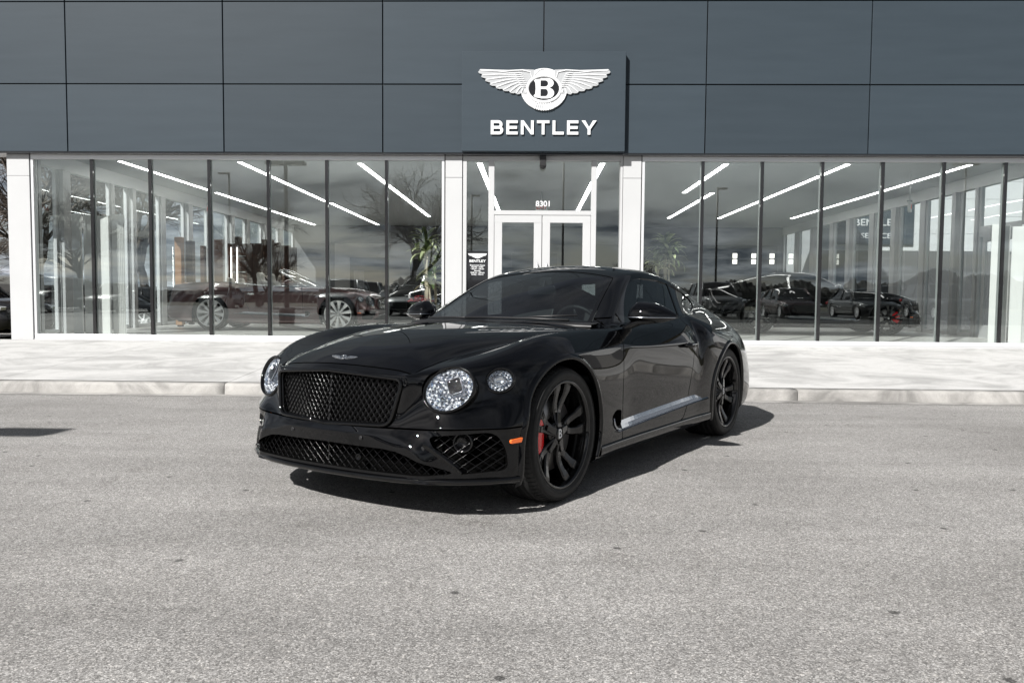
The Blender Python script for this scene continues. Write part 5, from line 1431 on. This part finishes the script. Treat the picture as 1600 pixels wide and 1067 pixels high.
def leaf_arc(mb, o, az, L, w, droop, lift, rng, mi=0):
    n = 7; rows = []
    d = Vector((cos(az), sin(az), 0)); side = Vector((-sin(az), cos(az), 0))
    p = Vector(o); ang = lift
    for i in range(n):
        t = i/(n-1); ww = w*(.35+1.3*t)*(1-t)**.6*1.6 if t < 1 else .001
        ww = max(ww, .001); up = Vector((0, 0, 1))
        nrm = (up*cos(ang)-d*sin(ang))
        rows.append([p-side*ww+nrm*ww*.35, p, p+side*ww+nrm*ww*.35])
        p = p+(d*cos(ang)+up*sin(ang))*(L/(n-1)); ang -= droop/(n-1)
    mb.grid(rows, smooth=True, mi=mi)

def dracaena(label, loc, seed, canes, flowers):
    t = thing('potted_plant', label, 'potted plant', loc, 0, 'tall potted plants inside the glass'); rng = random.Random(seed)
    MB().lathe([(0, 0), (.17, 0), (.185, .02), (.235, .58), (.245, .60), (.225, .60), (.215, .56)], 36).build('pot', M_POT, t)
    MB().lathe([(0, .565), (.216, .56)], 24).build('soil', M_SOIL, t)
    cn = MB(); lf = MB()
    for (x, y, h, r, nl) in canes:
        pts = [(x, y, .54), (x+.01, y, .40+(h-.4)*.4), (x-.012, y+.01, .40+(h-.4)*.75), (x, y, h)]
        cn.tube(pts, [r, r*.95, r*.9, r*.8], 10)
        for k in range(nl):
            a = k*2.4+rng.random(); f = k/nl; z = h+.02+.16*f
            leaf_arc(lf, (x, y, z-.10), a, rng.uniform(.36, .54)*(1-.25*f), rng.uniform(.026, .044), rng.uniform(1.5, 2.6)*(1-.5*f), .35+1.0*f, rng, 0 if rng.random() < .62 else 1)
    cn.build('cane', M_BARKI, t); lf.build('foliage', [M_LEAFI, M_LEAFP], t, fix=False)
    if flowers:
        fb = MB()
        for k in range(120):
            a = rng.random()*6.28; r = .25*sqrt(rng.random()); c = Vector((r*cos(a)-.10, r*sin(a)-.10, .63+.13*(1-(r/.25)**2)*rng.random()+.05)); s = rng.uniform(.018, .034)
            for q in range(5):
                b = q*1.2566+a; e = c+Vector((cos(b)*s, sin(b)*s, rng.uniform(-.4, .6)*s))
                sd = Vector((-sin(b), cos(b), 0))*s*.45; m = (c+e)/2
                fb.add([c, m+sd, e, m-sd], [(0, 1, 2, 3)])
        fb.build('blossoms', M_BLOOM, t, fix=False)
        gb = MB()
        for k in range(60):
            a = rng.random()*6.28; leaf_arc(gb, (.08*cos(a)-.06, .08*sin(a)-.06, .57), a, rng.uniform(.12, .24), .02, 1.4, .9, rng)
        gb.build('bedding_leaves', M_GREENF, t, fix=False)
    return t
dracaena('tall leafy cane plant with red blossoms in a black pot, left of the entrance', (-2.02, 15.2, FLZ), 4, [(0, 0, 1.60, .030, 30), (.15, .05, 1.30, .026, 24), (.07, -.06, 1.02, .022, 12), (-.05, .09, 1.78, .018, 22)], True)
dracaena('tall leafy cane plant in a black pot, right of the entrance', (2.52, 15.3, FLZ), 9, [(0, 0, 1.72, .030, 34), (-.13, .05, 1.40, .026, 24), (.06, -.06, 1.55, .02, 18)], False)

M_SCREEN = mat('white_pleated_panel', (.72, .72, .71), .5)
def folding_screen(label, x, y, widths, h, lean, loc_group='white folding panels standing in the showroom ends'):
    t = thing('folding_screen', label, 'screen', (x, y, FLZ), 0, loc_group); px = 0
    for k, w in enumerate(widths):
        a = (.42 if k % 2 else -.42)+lean; mb = MB()
        M = Matrix.Translation((px, 0, 0)) @ Matrix.Rotation(a, 4, 'Z')
        mb.box(0, w, -.015, .015, 0, h-(k % 3)*.02, M=M)
        for q in range(int(w/.03)): mb.box(.008+q*.03, .018+q*.03, -.019, .019, .01, h-.05, M=M)
        mb.build('panel', M_SCREEN, t); px += w*cos(a)
folding_screen('white zigzag folding screen standing behind the first pane at the left end', -8.75, 15.0, [.22, .30, .30, .22], 2.28, .1)
folding_screen('white pleated folding screen standing at the right end beside the exit', 8.30, 14.75, [.2, .2, .2, .2, .2, .2], 2.16, .0)

def wood_block(label, x, y, w, d, h, m, rz=0):
    t = thing('display_cabinet', label, 'cabinet', (x, y, FLZ), rz, 'dark wood display screens behind the open car')
    MB().box(-w/2, w/2, -d/2, d/2, .04, h).build('carcass', m, t, bevel=.006)
    MB().box(-w/2+.03, w/2-.03, -d/2+.03, d/2-.03, 0, .039).build('plinth', MP['dark'], t)
    return t
wood_block('honey oak panel standing alone behind the tail of the open car', -8.49, 19.0, 0.16, .18, 2.14, M_OAK)
wood_block('narrow dark walnut panel just right of the honey oak panel', -8.87, 20.5, 0.17, .18, 2.15, M_WOOD)
wood_block('slimmest dark walnut panel, between the rear window piers', -9.16, 22.0, 0.11, .18, 2.12, M_WOOD)
wood_block('walnut partition directly left of the tallest one', -9.88, 25.0, 0.31, .18, 2.50, M_WOOD)
wood_block('tallest walnut partition, behind the rear seats of the open car', -9.27, 24.5, 0.50, .18, 2.55, M_WOOD)
wood_block('wide walnut partition right of the lit cabinet', -8.72, 25.0, 0.37, .18, 2.38, M_WOOD)
wood_block('walnut partition behind the front seats of the open car', -8.52, 25.5, 0.36, .18, 2.54, M_WOOD)
wood_block('walnut partition behind the windscreen of the open car', -8.38, 26.0, 0.22, .18, 2.47, M_WOOD)
wood_block('lower walnut partition next to the last of the row', -8.26, 26.5, 0.33, .18, 2.41, M_WOOD)
wood_block('last and lowest walnut partition at the right end of the row', -8.13, 27.0, 0.16, .18, 2.38, M_WOOD)
t = wood_block('glass fronted walnut cabinet with lit shelves behind the open car', -8.36, 22.6, .56, .4, 2.21, M_WOOD)
for z in (.5, .95, 1.4, 1.85): MB().box(-.24, .24, -.24, -.201, z, z+.02).build('shelf', M_MULLW, t)
MB().box(-.17, -.155, -.235, -.225, .5, 2.1).build('light_strip', M_LED, t)
MB().box(.0, .012, -.235, -.225, .9, 2.1).build('light_strip', M_LED, t)

def wall_lamps():
    for k, px_ in enumerate((1145, 1174, 1202, 1231)):
        x = (px_-833)/1245*30.3
        t = thing('wall_lamp', 'small square wall lamp on the dark back wall, %s of four' % ['first from the left', 'second from the left', 'third from the left', 'rightmost'][k], 'wall lamp', (x, 30.38, 2.55), 0, 'row of four wall lamps on the dark back wall')
        for z in (-.11, .11): MB().box(-.075, .075, -.05, .05, z-.085, z+.085).build('lamp_face', M_LED2, t, bevel=.01)
M_LED2 = mat('warm_lamp_face', (1, .98, .95), emit=(1, .96, .88), estr=1.6)
wall_lamps()
# ---------------------------------------------------------------- the street side: what the glass mirrors and what shows past the building
M_BARK = mat('grey_brown_bark', (.075, .062, .052), .9, vary=(20, .3))
def bare_tree_mesh(seed, H, spread=.62, levels=6):
    rng = random.Random(seed); tr = MB(); br = MB()
    def grow(p, d, L, r, lv):
        n = 4 if lv > 3 else 3; pts = [p]; rs = [r]; q = Vector(p); dd = Vector(d)
        for i in range(n):
            dd = (dd+Vector((rng.gauss(0, .10), rng.gauss(0, .10), rng.gauss(0, .07)+.035))).normalized(); q = q+dd*(L/n); pts.append(q.copy()); rs.append(r*(1-.42*(i+1)/n))
        (tr if lv == levels else br).tube(pts, rs, 8 if lv == levels else (5 if lv > 3 else 3), cap=False)
        if lv == 0: return
        k = {6: 5, 5: 4, 4: 4, 3: 4, 2: 5, 1: 4}[lv] if lv < levels else 7
        for c in range(k):
            t = .35+.65*(c+rng.random())/k if lv < levels else .45+.55*(c+.5)/k
            i = min(int(t*n), n-1); b = pts[i].lerp(pts[i+1], t*n-i)
            ax = Vector((rng.gauss(0, 1), rng.gauss(0, 1), rng.gauss(0, .5))).normalized(); a = rng.uniform(.38, .85)*(spread/.62)
            perp = (ax-dd*ax.dot(dd)).normalized(); nd = (dd*cos(a)+perp*sin(a)).normalized()
            grow(b, nd, L*rng.uniform(.56, .78)*(.95 if lv == levels else 1), r*.60*(1.15-.3*t), lv-1)
    grow(Vector((0, 0, -.15)), Vector((0, 0, 1)), H*.34, H*.017, levels)
    tr.v = [tuple(Vector(v)) for v in tr.v]
    top = max(v[2] for v in br.v); k = H/top
    tr.v = [(x*k, y*k, z*k) for x, y, z in tr.v]; br.v = [(x*k, y*k, z*k) for x, y, z in br.v]
    return tr.mesh('trunk', M_BARK), br.mesh('crown', M_BARK)
TREES = [bare_tree_mesh(s, h, sp, 5) for s, h, sp in ((3, 9.6, .70), (8, 8.6, .60), (21, 9.2, .66))]
def bare_tree(k, label, x, y, rz, s=1.0, group='bare winter trees beyond the car park'):
    t = thing('bare_tree', label, 'tree', (x, y, -.42 if y < -34 or y > 46 or abs(x) > 70 else -.1), rz, group); t.scale = (s, s, s)
    for n_, me in zip(('trunk', 'crown'), TREES[k]):
        o = bpy.data.objects.new(n_, me); link(o, t)
M_MULCH = mat('planting_island_mulch', (.06, .045, .035), .95, vary=(6, .4))
for (k, lab, x, y, rz, s) in (
    (0, 'large bare tree mirrored in the last pane left of the entrance', -8.1, -25.5, .4, 1.05),
    (2, 'round bare tree mirrored in the middle of the left window wall', -20.6, -31.5, 1.3, 1.0),
    (1, 'bare tree mirrored above the white folding screen at the left end', -28.5, -22.5, 2.2, 1.0),
    (0, 'bushy bare tree mirrored at the very left pane of the showroom', -31.5, -19.0, 3.6, .9),
    (1, 'small bare tree mirrored between the two lamp posts', -25.5, -46, 5.0, .8),
    (2, 'bare tree standing past the left corner of the showroom', -24.5, 34.0, .9, .50),
    (1, 'bare tree seen through the left side windows', -15.5, 24.5, 4.1, .95),
    (0, 'far bare tree seen through the left side windows behind the exit', -17.5, 36.0, 2.9, 1.0),
    (1, 'small bare tree mirrored right of the entrance near the horizon', 12.5, -62, 2.6, .75),
    ):
    bare_tree(k, lab, x, y, rz, s)

M_POLE = mat('dark_bronze_pole', (.035, .032, .030), .5, metal=.3)
M_LAMPG = mat('lamp_head_lens', (.6, .6, .58), .3)
def lamp_post(label, x, y, h, heads=1, rz=0):
    t = thing('lamp_post', label, 'lamp post', (x, y, -.42 if y < -34 else zlot(y)-.02), rz, 'car park lamp posts mirrored in the glass')
    MB().lathe([(0, 0), (.26, 0), (.26, .62), (.24, .65), (0, .65)], 20).build('footing', M_KERB, t)
    MB().tube([(0, 0, .64), (0, 0, h)], [.085, .065], 12).build('pole', M_POLE, t)
    for s in ((1, -1)[:heads]):
        hd = MB(); hd.box(min(.05*s, .68*s), max(.05*s, .68*s), -.17, .17, h-.14, h-.02); hd.box(min(0, .3*s), max(0, .3*s), -.03, .03, h-.10, h-.05); o = hd.build('lamp_head', M_POLE, t, bevel=.02)
        MB().box(min(.2*s, .6*s), max(.2*s, .6*s), -.15, .15, h-.146, h-.141).build('lens', M_LAMPG, o)
lamp_post('nearest double headed lamp post, mirrored in the middle of the left window wall', -8.5, .7, 5.65, 2)
lamp_post('single headed lamp post mirrored left of the double headed one', -19.9, -24.0, 8.9, 1, pi)
lamp_post('thin far lamp post mirrored in the left sidelight of the entrance', -5.0, -36.5, 9.6, 1, 0)
lamp_post('lamp post mirrored in the transom window over the doors', 2.05, -28.0, 10.8, 1, 0)
lamp_post('lamp post mirrored in the second pane right of the entrance', 13.4, -31.0, 9.0, 1, 0)
lamp_post('double headed lamp post mirrored near the right end', 23.8, -17.0, 8.5, 2)

def far_woods():
    rng = random.Random(11); mb = MB(); rows = []; h = 4.0; n = 1500
    hs = []
    for k in range(n):
        x = -330+660*k/(n-1); env = 3.2+1.3*sin(x*.021)+1.0*sin(x*.067+2)+.8*sin(x*.19)+.55*sin(x*.53+1); hs.append(max(1.6, env+rng.uniform(-.45, .45)+(1.6*rng.random() if rng.random() < .03 else 0)))
    for k in range(n):
        x = -330+660*k/(n-1)+rng.uniform(-.15, .15); h = hs[k]
        rows.append([(x, -116+rng.uniform(-.4, .4), -.5), (x, -117+rng.uniform(-.8, .8), h*.6), (x+rng.uniform(-.2, .2), -119+rng.uniform(-1, 1), h), (x, -123, h*.8+rng.uniform(-.4, .4)), (x, -128, -.5)])
    mb.grid(rows, smooth=False)
    o = mb.build('far_woods', mat('winter_woodland', (.030, .028, .024), .95, vary=(.2, .4)), fix=False); tag(o, kind='stuff')
    mb = MB(); rows = []
    for x in np.linspace(-600, 600, 61):
        h = 1.6+.8*sin(x*.013)+.5*sin(x*.037+1)+rng.uniform(-.1, .1); rows.append([(x, -118, -.45), (x, -132, h*.5), (x, -150, h), (x, -230, h*1.3), (x, -300, -1.3)])
    mb.grid(rows); tag(mb.build('hills', mat('brown_hillside', (.022, .020, .017), .95, vary=(.05, .4))), kind='structure')
    mb = MB(); rows = []
    for x in np.linspace(-400, 400, 41):
        h = 4+1.6*sin(x*.02); rows.append([(x, 130, -.45), (x, 150, h*.6), (x, 175, h), (x, 300, -1.3)])
    mb.grid(rows); tag(mb.build('hills', bpy.data.materials['brown_hillside']), kind='structure')
far_woods()

M_GGLASS = glass_mat('dark_car_glass', (.05, .055, .06), refl=.07)
M_TAIL = mat('tail_lamp_red', (.35, .01, .01), .2, coat=1)
M_HEADL = mat('plain_head_lamp', (.75, .78, .8), .12, metal=.8)
GW = None
def plain_wheel(parent, loc, s):
    r = bpy.data.objects.new('wheel', None); r.empty_display_size = .1; link(r, parent); r.location = loc; r.rotation_euler = (0, 0, 0 if s == 1 else pi)
    global GW
    if GW is None:
        a = MB().lathe([(.235, -.01), (.30, .004), (.335, -.01), (.345, -.04), (.345, -.18), (.32, -.22), (.235, -.21)], 28, axis='Y').mesh('tyre', MP['rubber'])
        m = MB(); m.lathe([(.24, -.01), (.225, -.03), (.215, -.15)], 28, axis='Y'); m.lathe([(0, -.035), (.06, -.035), (.07, -.06)], 16, axis='Y')
        for k in range(7):
            b = 2*pi*k/7; c, s_ = cos(b), sin(b)
            v = [(rr*c-w*s_, y, rr*s_+w*c) for rr, y in ((.05, -.035), (.232, -.018)) for w in (-.022, .022)]
            m.add(v+[(x, y-.03, z) for x, y, z in v], [(0, 1, 3, 2), (0, 2, 6, 4), (1, 5, 7, 3)])
        m.lathe([(0, -.16), (.2, -.16)], 20, axis='Y')
        GW = (a, m.mesh('rim', MP['rimsilver']))
    for n_, me in zip(('tyre', 'rim'), GW): link(bpy.data.objects.new(n_, me), r)

def plain_car(label, cat, kind, col, x, y, rz, group):
    """an everyday saloon, estate or pickup: lofted body, separate glasshouse, wheels"""
    t = thing('parked_'+{'suv': 'suv', 'sedan': 'car', 'pickup': 'pickup'}[kind], label, cat, (x, y, zlot(y) if -34 < y < KY else zlot(KY) if y > KY else .117), rz, group)
    pm = paint_mat('car_paint', col, .35, .3)
    D = {'sedan': dict(L=4.75, W=.90, zb=.20, belt=.90, roof=1.44, gh=[(-2.15, .0), (-1.25, .93), (.05, 1.0), (.35, .98), (1.18, .0)], hood=.84, tail=.96, r=.34),
         'suv': dict(L=4.75, W=.95, zb=.26, belt=1.06, roof=1.72, gh=[(-2.28, .0), (-2.02, .94), (-.6, 1.0), (.30, .97), (1.02, .0)], hood=1.02, tail=1.06, r=.36),
         'pickup': dict(L=5.6, W=.99, zb=.32, belt=1.16, roof=1.86, gh=[(-.75, .0), (-.60, .95), (.10, 1.0), (.75, .96), (1.35, .0)], hood=1.12, tail=1.20, r=.38)}[kind]
    h = D['L']/2; W = D['W']; zb = D['zb']; B = D['belt']; fa, ra = h-.88, -h+.95
    st = [(-h, .80, B-.12, .45), (-h+.10, .90, D['tail'], .30), (-h+.45, .97, D['tail']+.01, zb), (-h*.5, 1, B, zb), (0, 1, B, zb), (h*.38, 1, B-.02, zb), (h*.62, .985, D['hood'], zb), (h-.42, .95, D['hood']-.07, zb), (h-.12, .86, D['hood']-.16, .28), (h, .72, D['hood']-.26, .38)]
    X = np.linspace(-h, h, 54); rows = []
    for xx in X:
        w, zt, z0 = [float(np.interp(xx, [s[0] for s in st], [s[k] for s in st])) for k in (1, 2, 3)]; w *= W
        pr = [(0, z0), (w*.80, z0), (w*.97, z0+.05), (w, z0+(zt-z0)*.45), (w*.985, z0+(zt-z0)*.75), (w*.93, zt-.045), (w*.84, zt), (w*.45, zt+.025), (0, zt+.035)]
        for cx in (fa, ra):
            dd = abs(xx-cx)
            if dd < D['r']+.05:
                zc = D['r']+sqrt((D['r']+.05)**2-dd*dd); pr = [(yy, max(z, min(zc, zt-.12))) if i in (1, 2, 3) else (yy, z) for i, (yy, z) in enumerate(pr)]
        rows.append([(xx, yy, z) for yy, z in pr]+[(xx, -yy, z) for yy, z in pr[-2:0:-1]]+[(xx, 0, z0)])
    mb = MB(); mb.grid(rows); mb.add(rows[0][:-1], [tuple(range(len(rows[0])-1))]); mb.add(rows[-1][:-1], [tuple(range(len(rows[0])-1))[::-1]])
    mb.build('body', pm, t)
    gh = D['gh']; gx = np.linspace(gh[0][0], gh[-1][0], 30); rows = []; rr2 = []
    for xx in gx:
        f = float(np.interp(xx, [g[0] for g in gh], [g[1] for g in gh])); z = B-.03+(D['roof']-B+.03)*f; wi = W*(.90-.20*f)
        rows.append([(xx, W*.90, B-.04), (xx, wi+.02, B+(z-B)*.85 if f > .1 else B-.03), (xx, wi*.93, z-.01), (xx, 0, z+.015*f), (xx, -wi*.93, z-.01), (xx, -wi-.02, B+(z-B)*.85 if f > .1 else B-.03), (xx, -W*.90, B-.04)])
        if f > .90: rr2.append([(xx, wi*1.0+.012, z-.06), (xx, wi*.92, z), (xx, 0, z+.03), (xx, -wi*.92, z), (xx, -wi*1.0-.012, z-.06)])
    MB().grid(rows).build('windows', M_GGLASS, t); MB().grid(rr2).build('roof', pm, t)
    mb = MB()
    for s in (1, -1):
        for (i, j) in ((0, 1), (len(gh)-2, len(gh)-1)):
            (xa, fa_), (xb, fb_) = gh[i], gh[j]
            za, zb_ = B-.03+(D['roof']-B+.03)*fa_, B-.03+(D['roof']-B+.03)*fb_
            mb.tube([(xa, s*W*(.90-.20*fa_), za), (xb, s*W*(.90-.20*fb_), zb_)], .035, 6)
        xm = (gh[1][0]+gh[-2][0])/2-.1; mb.tube([(xm, s*W*.895, B), (xm-.05, s*W*.72, D['roof']-.03)], .03, 6)
    mb.build('pillars', pm, t)
    for s in (1, -1):
        for cx in (fa, ra): plain_wheel(t, (cx, s*(W-.01), .345 if kind != 'pickup' else .345), s)
        mb = MB(); zz = D['hood']-.24; mb.prism(round_poly([(h-.52, zz+.03), (h-.10, zz-.03), (h-.06, zz+.07), (h-.48, zz+.13)], .03, 3), s*W*.78, s*(W*.955), 'XZ'); mb.build('headlight', M_HEADL, t)
        mb = MB(); mb.box(-h-.012, -h+.25, min(s*W*.55, s*W*.93), max(s*W*.55, s*W*.93), B-.22, B-.08); mb.build('tail_lamp', M_TAIL, t, bevel=.02)
        mb = MB(); mb.box(.55, .72, min(s*W*.96, s*(W+.17)), max(s*W*.96, s*(W+.17)), B+.02, B+.16); mb.build('wing_mirror', pm, t, bevel=.03)
    mb = MB(); mb.box(h-.30, h+.012, -W*.5, W*.5, D['hood']-.40, D['hood']-.20); mb.box(h-.25, h+.008, -W*.62, W*.62, .34, .46); mb.build('grille', MP['trim'], t, bevel=.02)
    mb = MB(); mb.box(-h+.1, h-.1, -W*.75, W*.75, zb-.04, zb+.05); mb.build('underbody', MP['dark'], t)
    return t
GRP = 'cars parked in the bays across the car park, mirrored in the glass'
P_ = [('silver saloon', 'sedan', (.45, .46, .47)), ('black estate car', 'suv', (.012, .012, .014)), ('dark grey off-roader', 'suv', (.03, .031, .033)), ('mid grey off-roader', 'suv', (.16, .16, .165)), ('black saloon', 'sedan', (.012, .012, .013)),
      ('dark blue saloon', 'sedan', (.02, .03, .06)), ('graphite pickup', 'pickup', (.05, .05, .052)), ('very dark red saloon', 'sedan', (.03, .006, .006)), ('silver off-roader', 'suv', (.38, .39, .40)), ('charcoal saloon', 'sedan', (.035, .036, .038)),
      ('black off-roader', 'suv', (.015, .015, .017)), ('pale grey saloon', 'sedan', (.5, .5, .5)), ('dark green estate car', 'suv', (.02, .035, .025))]
NEAR = [(-24.0, 2), (-20.5, 4), (-9.3, 8), (-6.0, 0), (-2.5, 1), (5.2, 12), (8.9, 3), (12.5, 7), (16.0, 9), (19.7, 10)]
for k, (x, c) in enumerate(NEAR):
    nm, kd, col = P_[c]
    plain_car('%s nosed into the near row of bays facing the showroom' % nm, 'pickup' if kd == 'pickup' else 'car', kd, col, x, -11.2, pi/2+(.03 if k % 2 else -.02), GRP)
FAR = [(-28.5, 5), (-22.0, 11), (-11.5, 6), (9.5, 5), (17.0, 11), (24.5, 6)]
for k, (x, c) in enumerate(FAR):
    nm, kd, col = P_[c]
    plain_car('%s parked in the far row of bays%s' % (nm, ['', '', '', ' right of the entrance reflection', ' toward the right', ' at the far right'][k] if k > 2 else ' left of the entrance reflection'), 'pickup' if kd == 'pickup' else 'car', kd, col, x, -28.0, pi/2, GRP)
plain_car('black off-roader parked past the left corner of the showroom', 'car', 'suv', (.012, .012, .013), -14.6, 19.6, -.15, 'cars parked on the left side of the showroom')
plain_car('black saloon parked beside the left side windows', 'car', 'sedan', (.012, .012, .014), -13.6, 25.0, .1, 'cars parked on the left side of the showroom')
plain_car('grey saloon parked farther along the left side', 'car', 'sedan', (.05, .05, .052), -14.5, 31.0, .1, 'cars parked on the left side of the showroom')

def service_wing():
    t = thing('service_building', 'white panelled service building with a dark sign, seen through the right side windows', 'building', (13.5, 34, 0))
    wm = mat('white_wall_panel', (.62, .63, .64), .5, vary=(1, .04))
    for k in range(6): MB().box(-1.5, 30, 0, .1, 3.1+k*.72, 3.81+k*.72).build('wall_panel', wm, t, bevel=.004)
    MB().box(-1.5, 30, .1, 10, -.3, 7.4).build('wall', wm, t)
    MB().box(-1.45, 30, -.02, .08, -.2, 3.09).build('plinth', M_WALLG, t)
    MB().box(-.75, 2.35, -.10, -.001, 3.35, 5.35).build('sign_board', M_SLATE, t)
    def M(z): return Matrix.Translation((.80, -.115, z)) @ Matrix.Rotation(pi/2, 4, 'X')
    add_text('sign_lettering', 'BENTLEY', .40, M_SIGNW, t, M(4.25), extrude=.01, offset=.004, font_w=1.15); add_text('sign_lettering', 'SERVICE', .30, M_SIGNW, t, M(3.70), extrude=.01, offset=.001, font_w=1.15)
    winged_badge(t, Matrix.Translation((.80, -.12, 4.85)) @ Matrix.Rotation(pi/2, 4, 'X'), 2.0, (M_SIGNW, M_SIGNK, M_SIGNW), thick=.03, name='sign_emblem')
    for k in range(4): MB().box(6+k*5, 9.2+k*5, -.03, -.021, -.2, 3.0).build('service_door', M_WALLM, t)
service_wing()
# ---------------------------------------------------------------- the three showroom-brand coupes and the open car
def place_on_lot(o, x, y, rz):
    a = math.atan(SLOPE); o.matrix_world = Matrix.Rotation(a, 4, 'X') @ Matrix.Translation((x, y, 0)) @ Matrix.Rotation(rz, 4, 'Z')
hero = thing('luxury_coupe', 'large glossy black two door coupe with red brake calipers parked on the asphalt in front', 'car')
build_bentley(hero, MP['black'])
place_on_lot(hero, CAR_X, CAR_Y, -(pi/2+CAR_YAW))

MP['maroon'] = paint_mat('burgundy_metallic_paint', (.095, .047, .047), .34, .55)
opn = thing('open_car', 'burgundy convertible with its roof down, pale seats and silver wheels inside the showroom', 'car', (-4.20, 18.15, FLZ))
build_bentley(opn, MP['maroon'], level=3, open_top=True, wheel='silver', detail=False, seats='cream', cal='trim')

c2 = copy_tree(hero); c2['label'] = 'black coupe standing side on inside the right hand window wall'; c2.matrix_world = Matrix.Translation((7.9, 18.6, FLZ)) @ Matrix.Rotation(R(-4), 4, 'Z')
c3 = copy_tree(hero); c3['label'] = 'black coupe facing out beside the potted plant left of the entrance'; c3.matrix_world = Matrix.Translation((-2.75, 18.9, FLZ)) @ Matrix.Rotation(R(-100), 4, 'Z')
for o in (hero, c2, c3): o['group'] = 'black two door coupes'
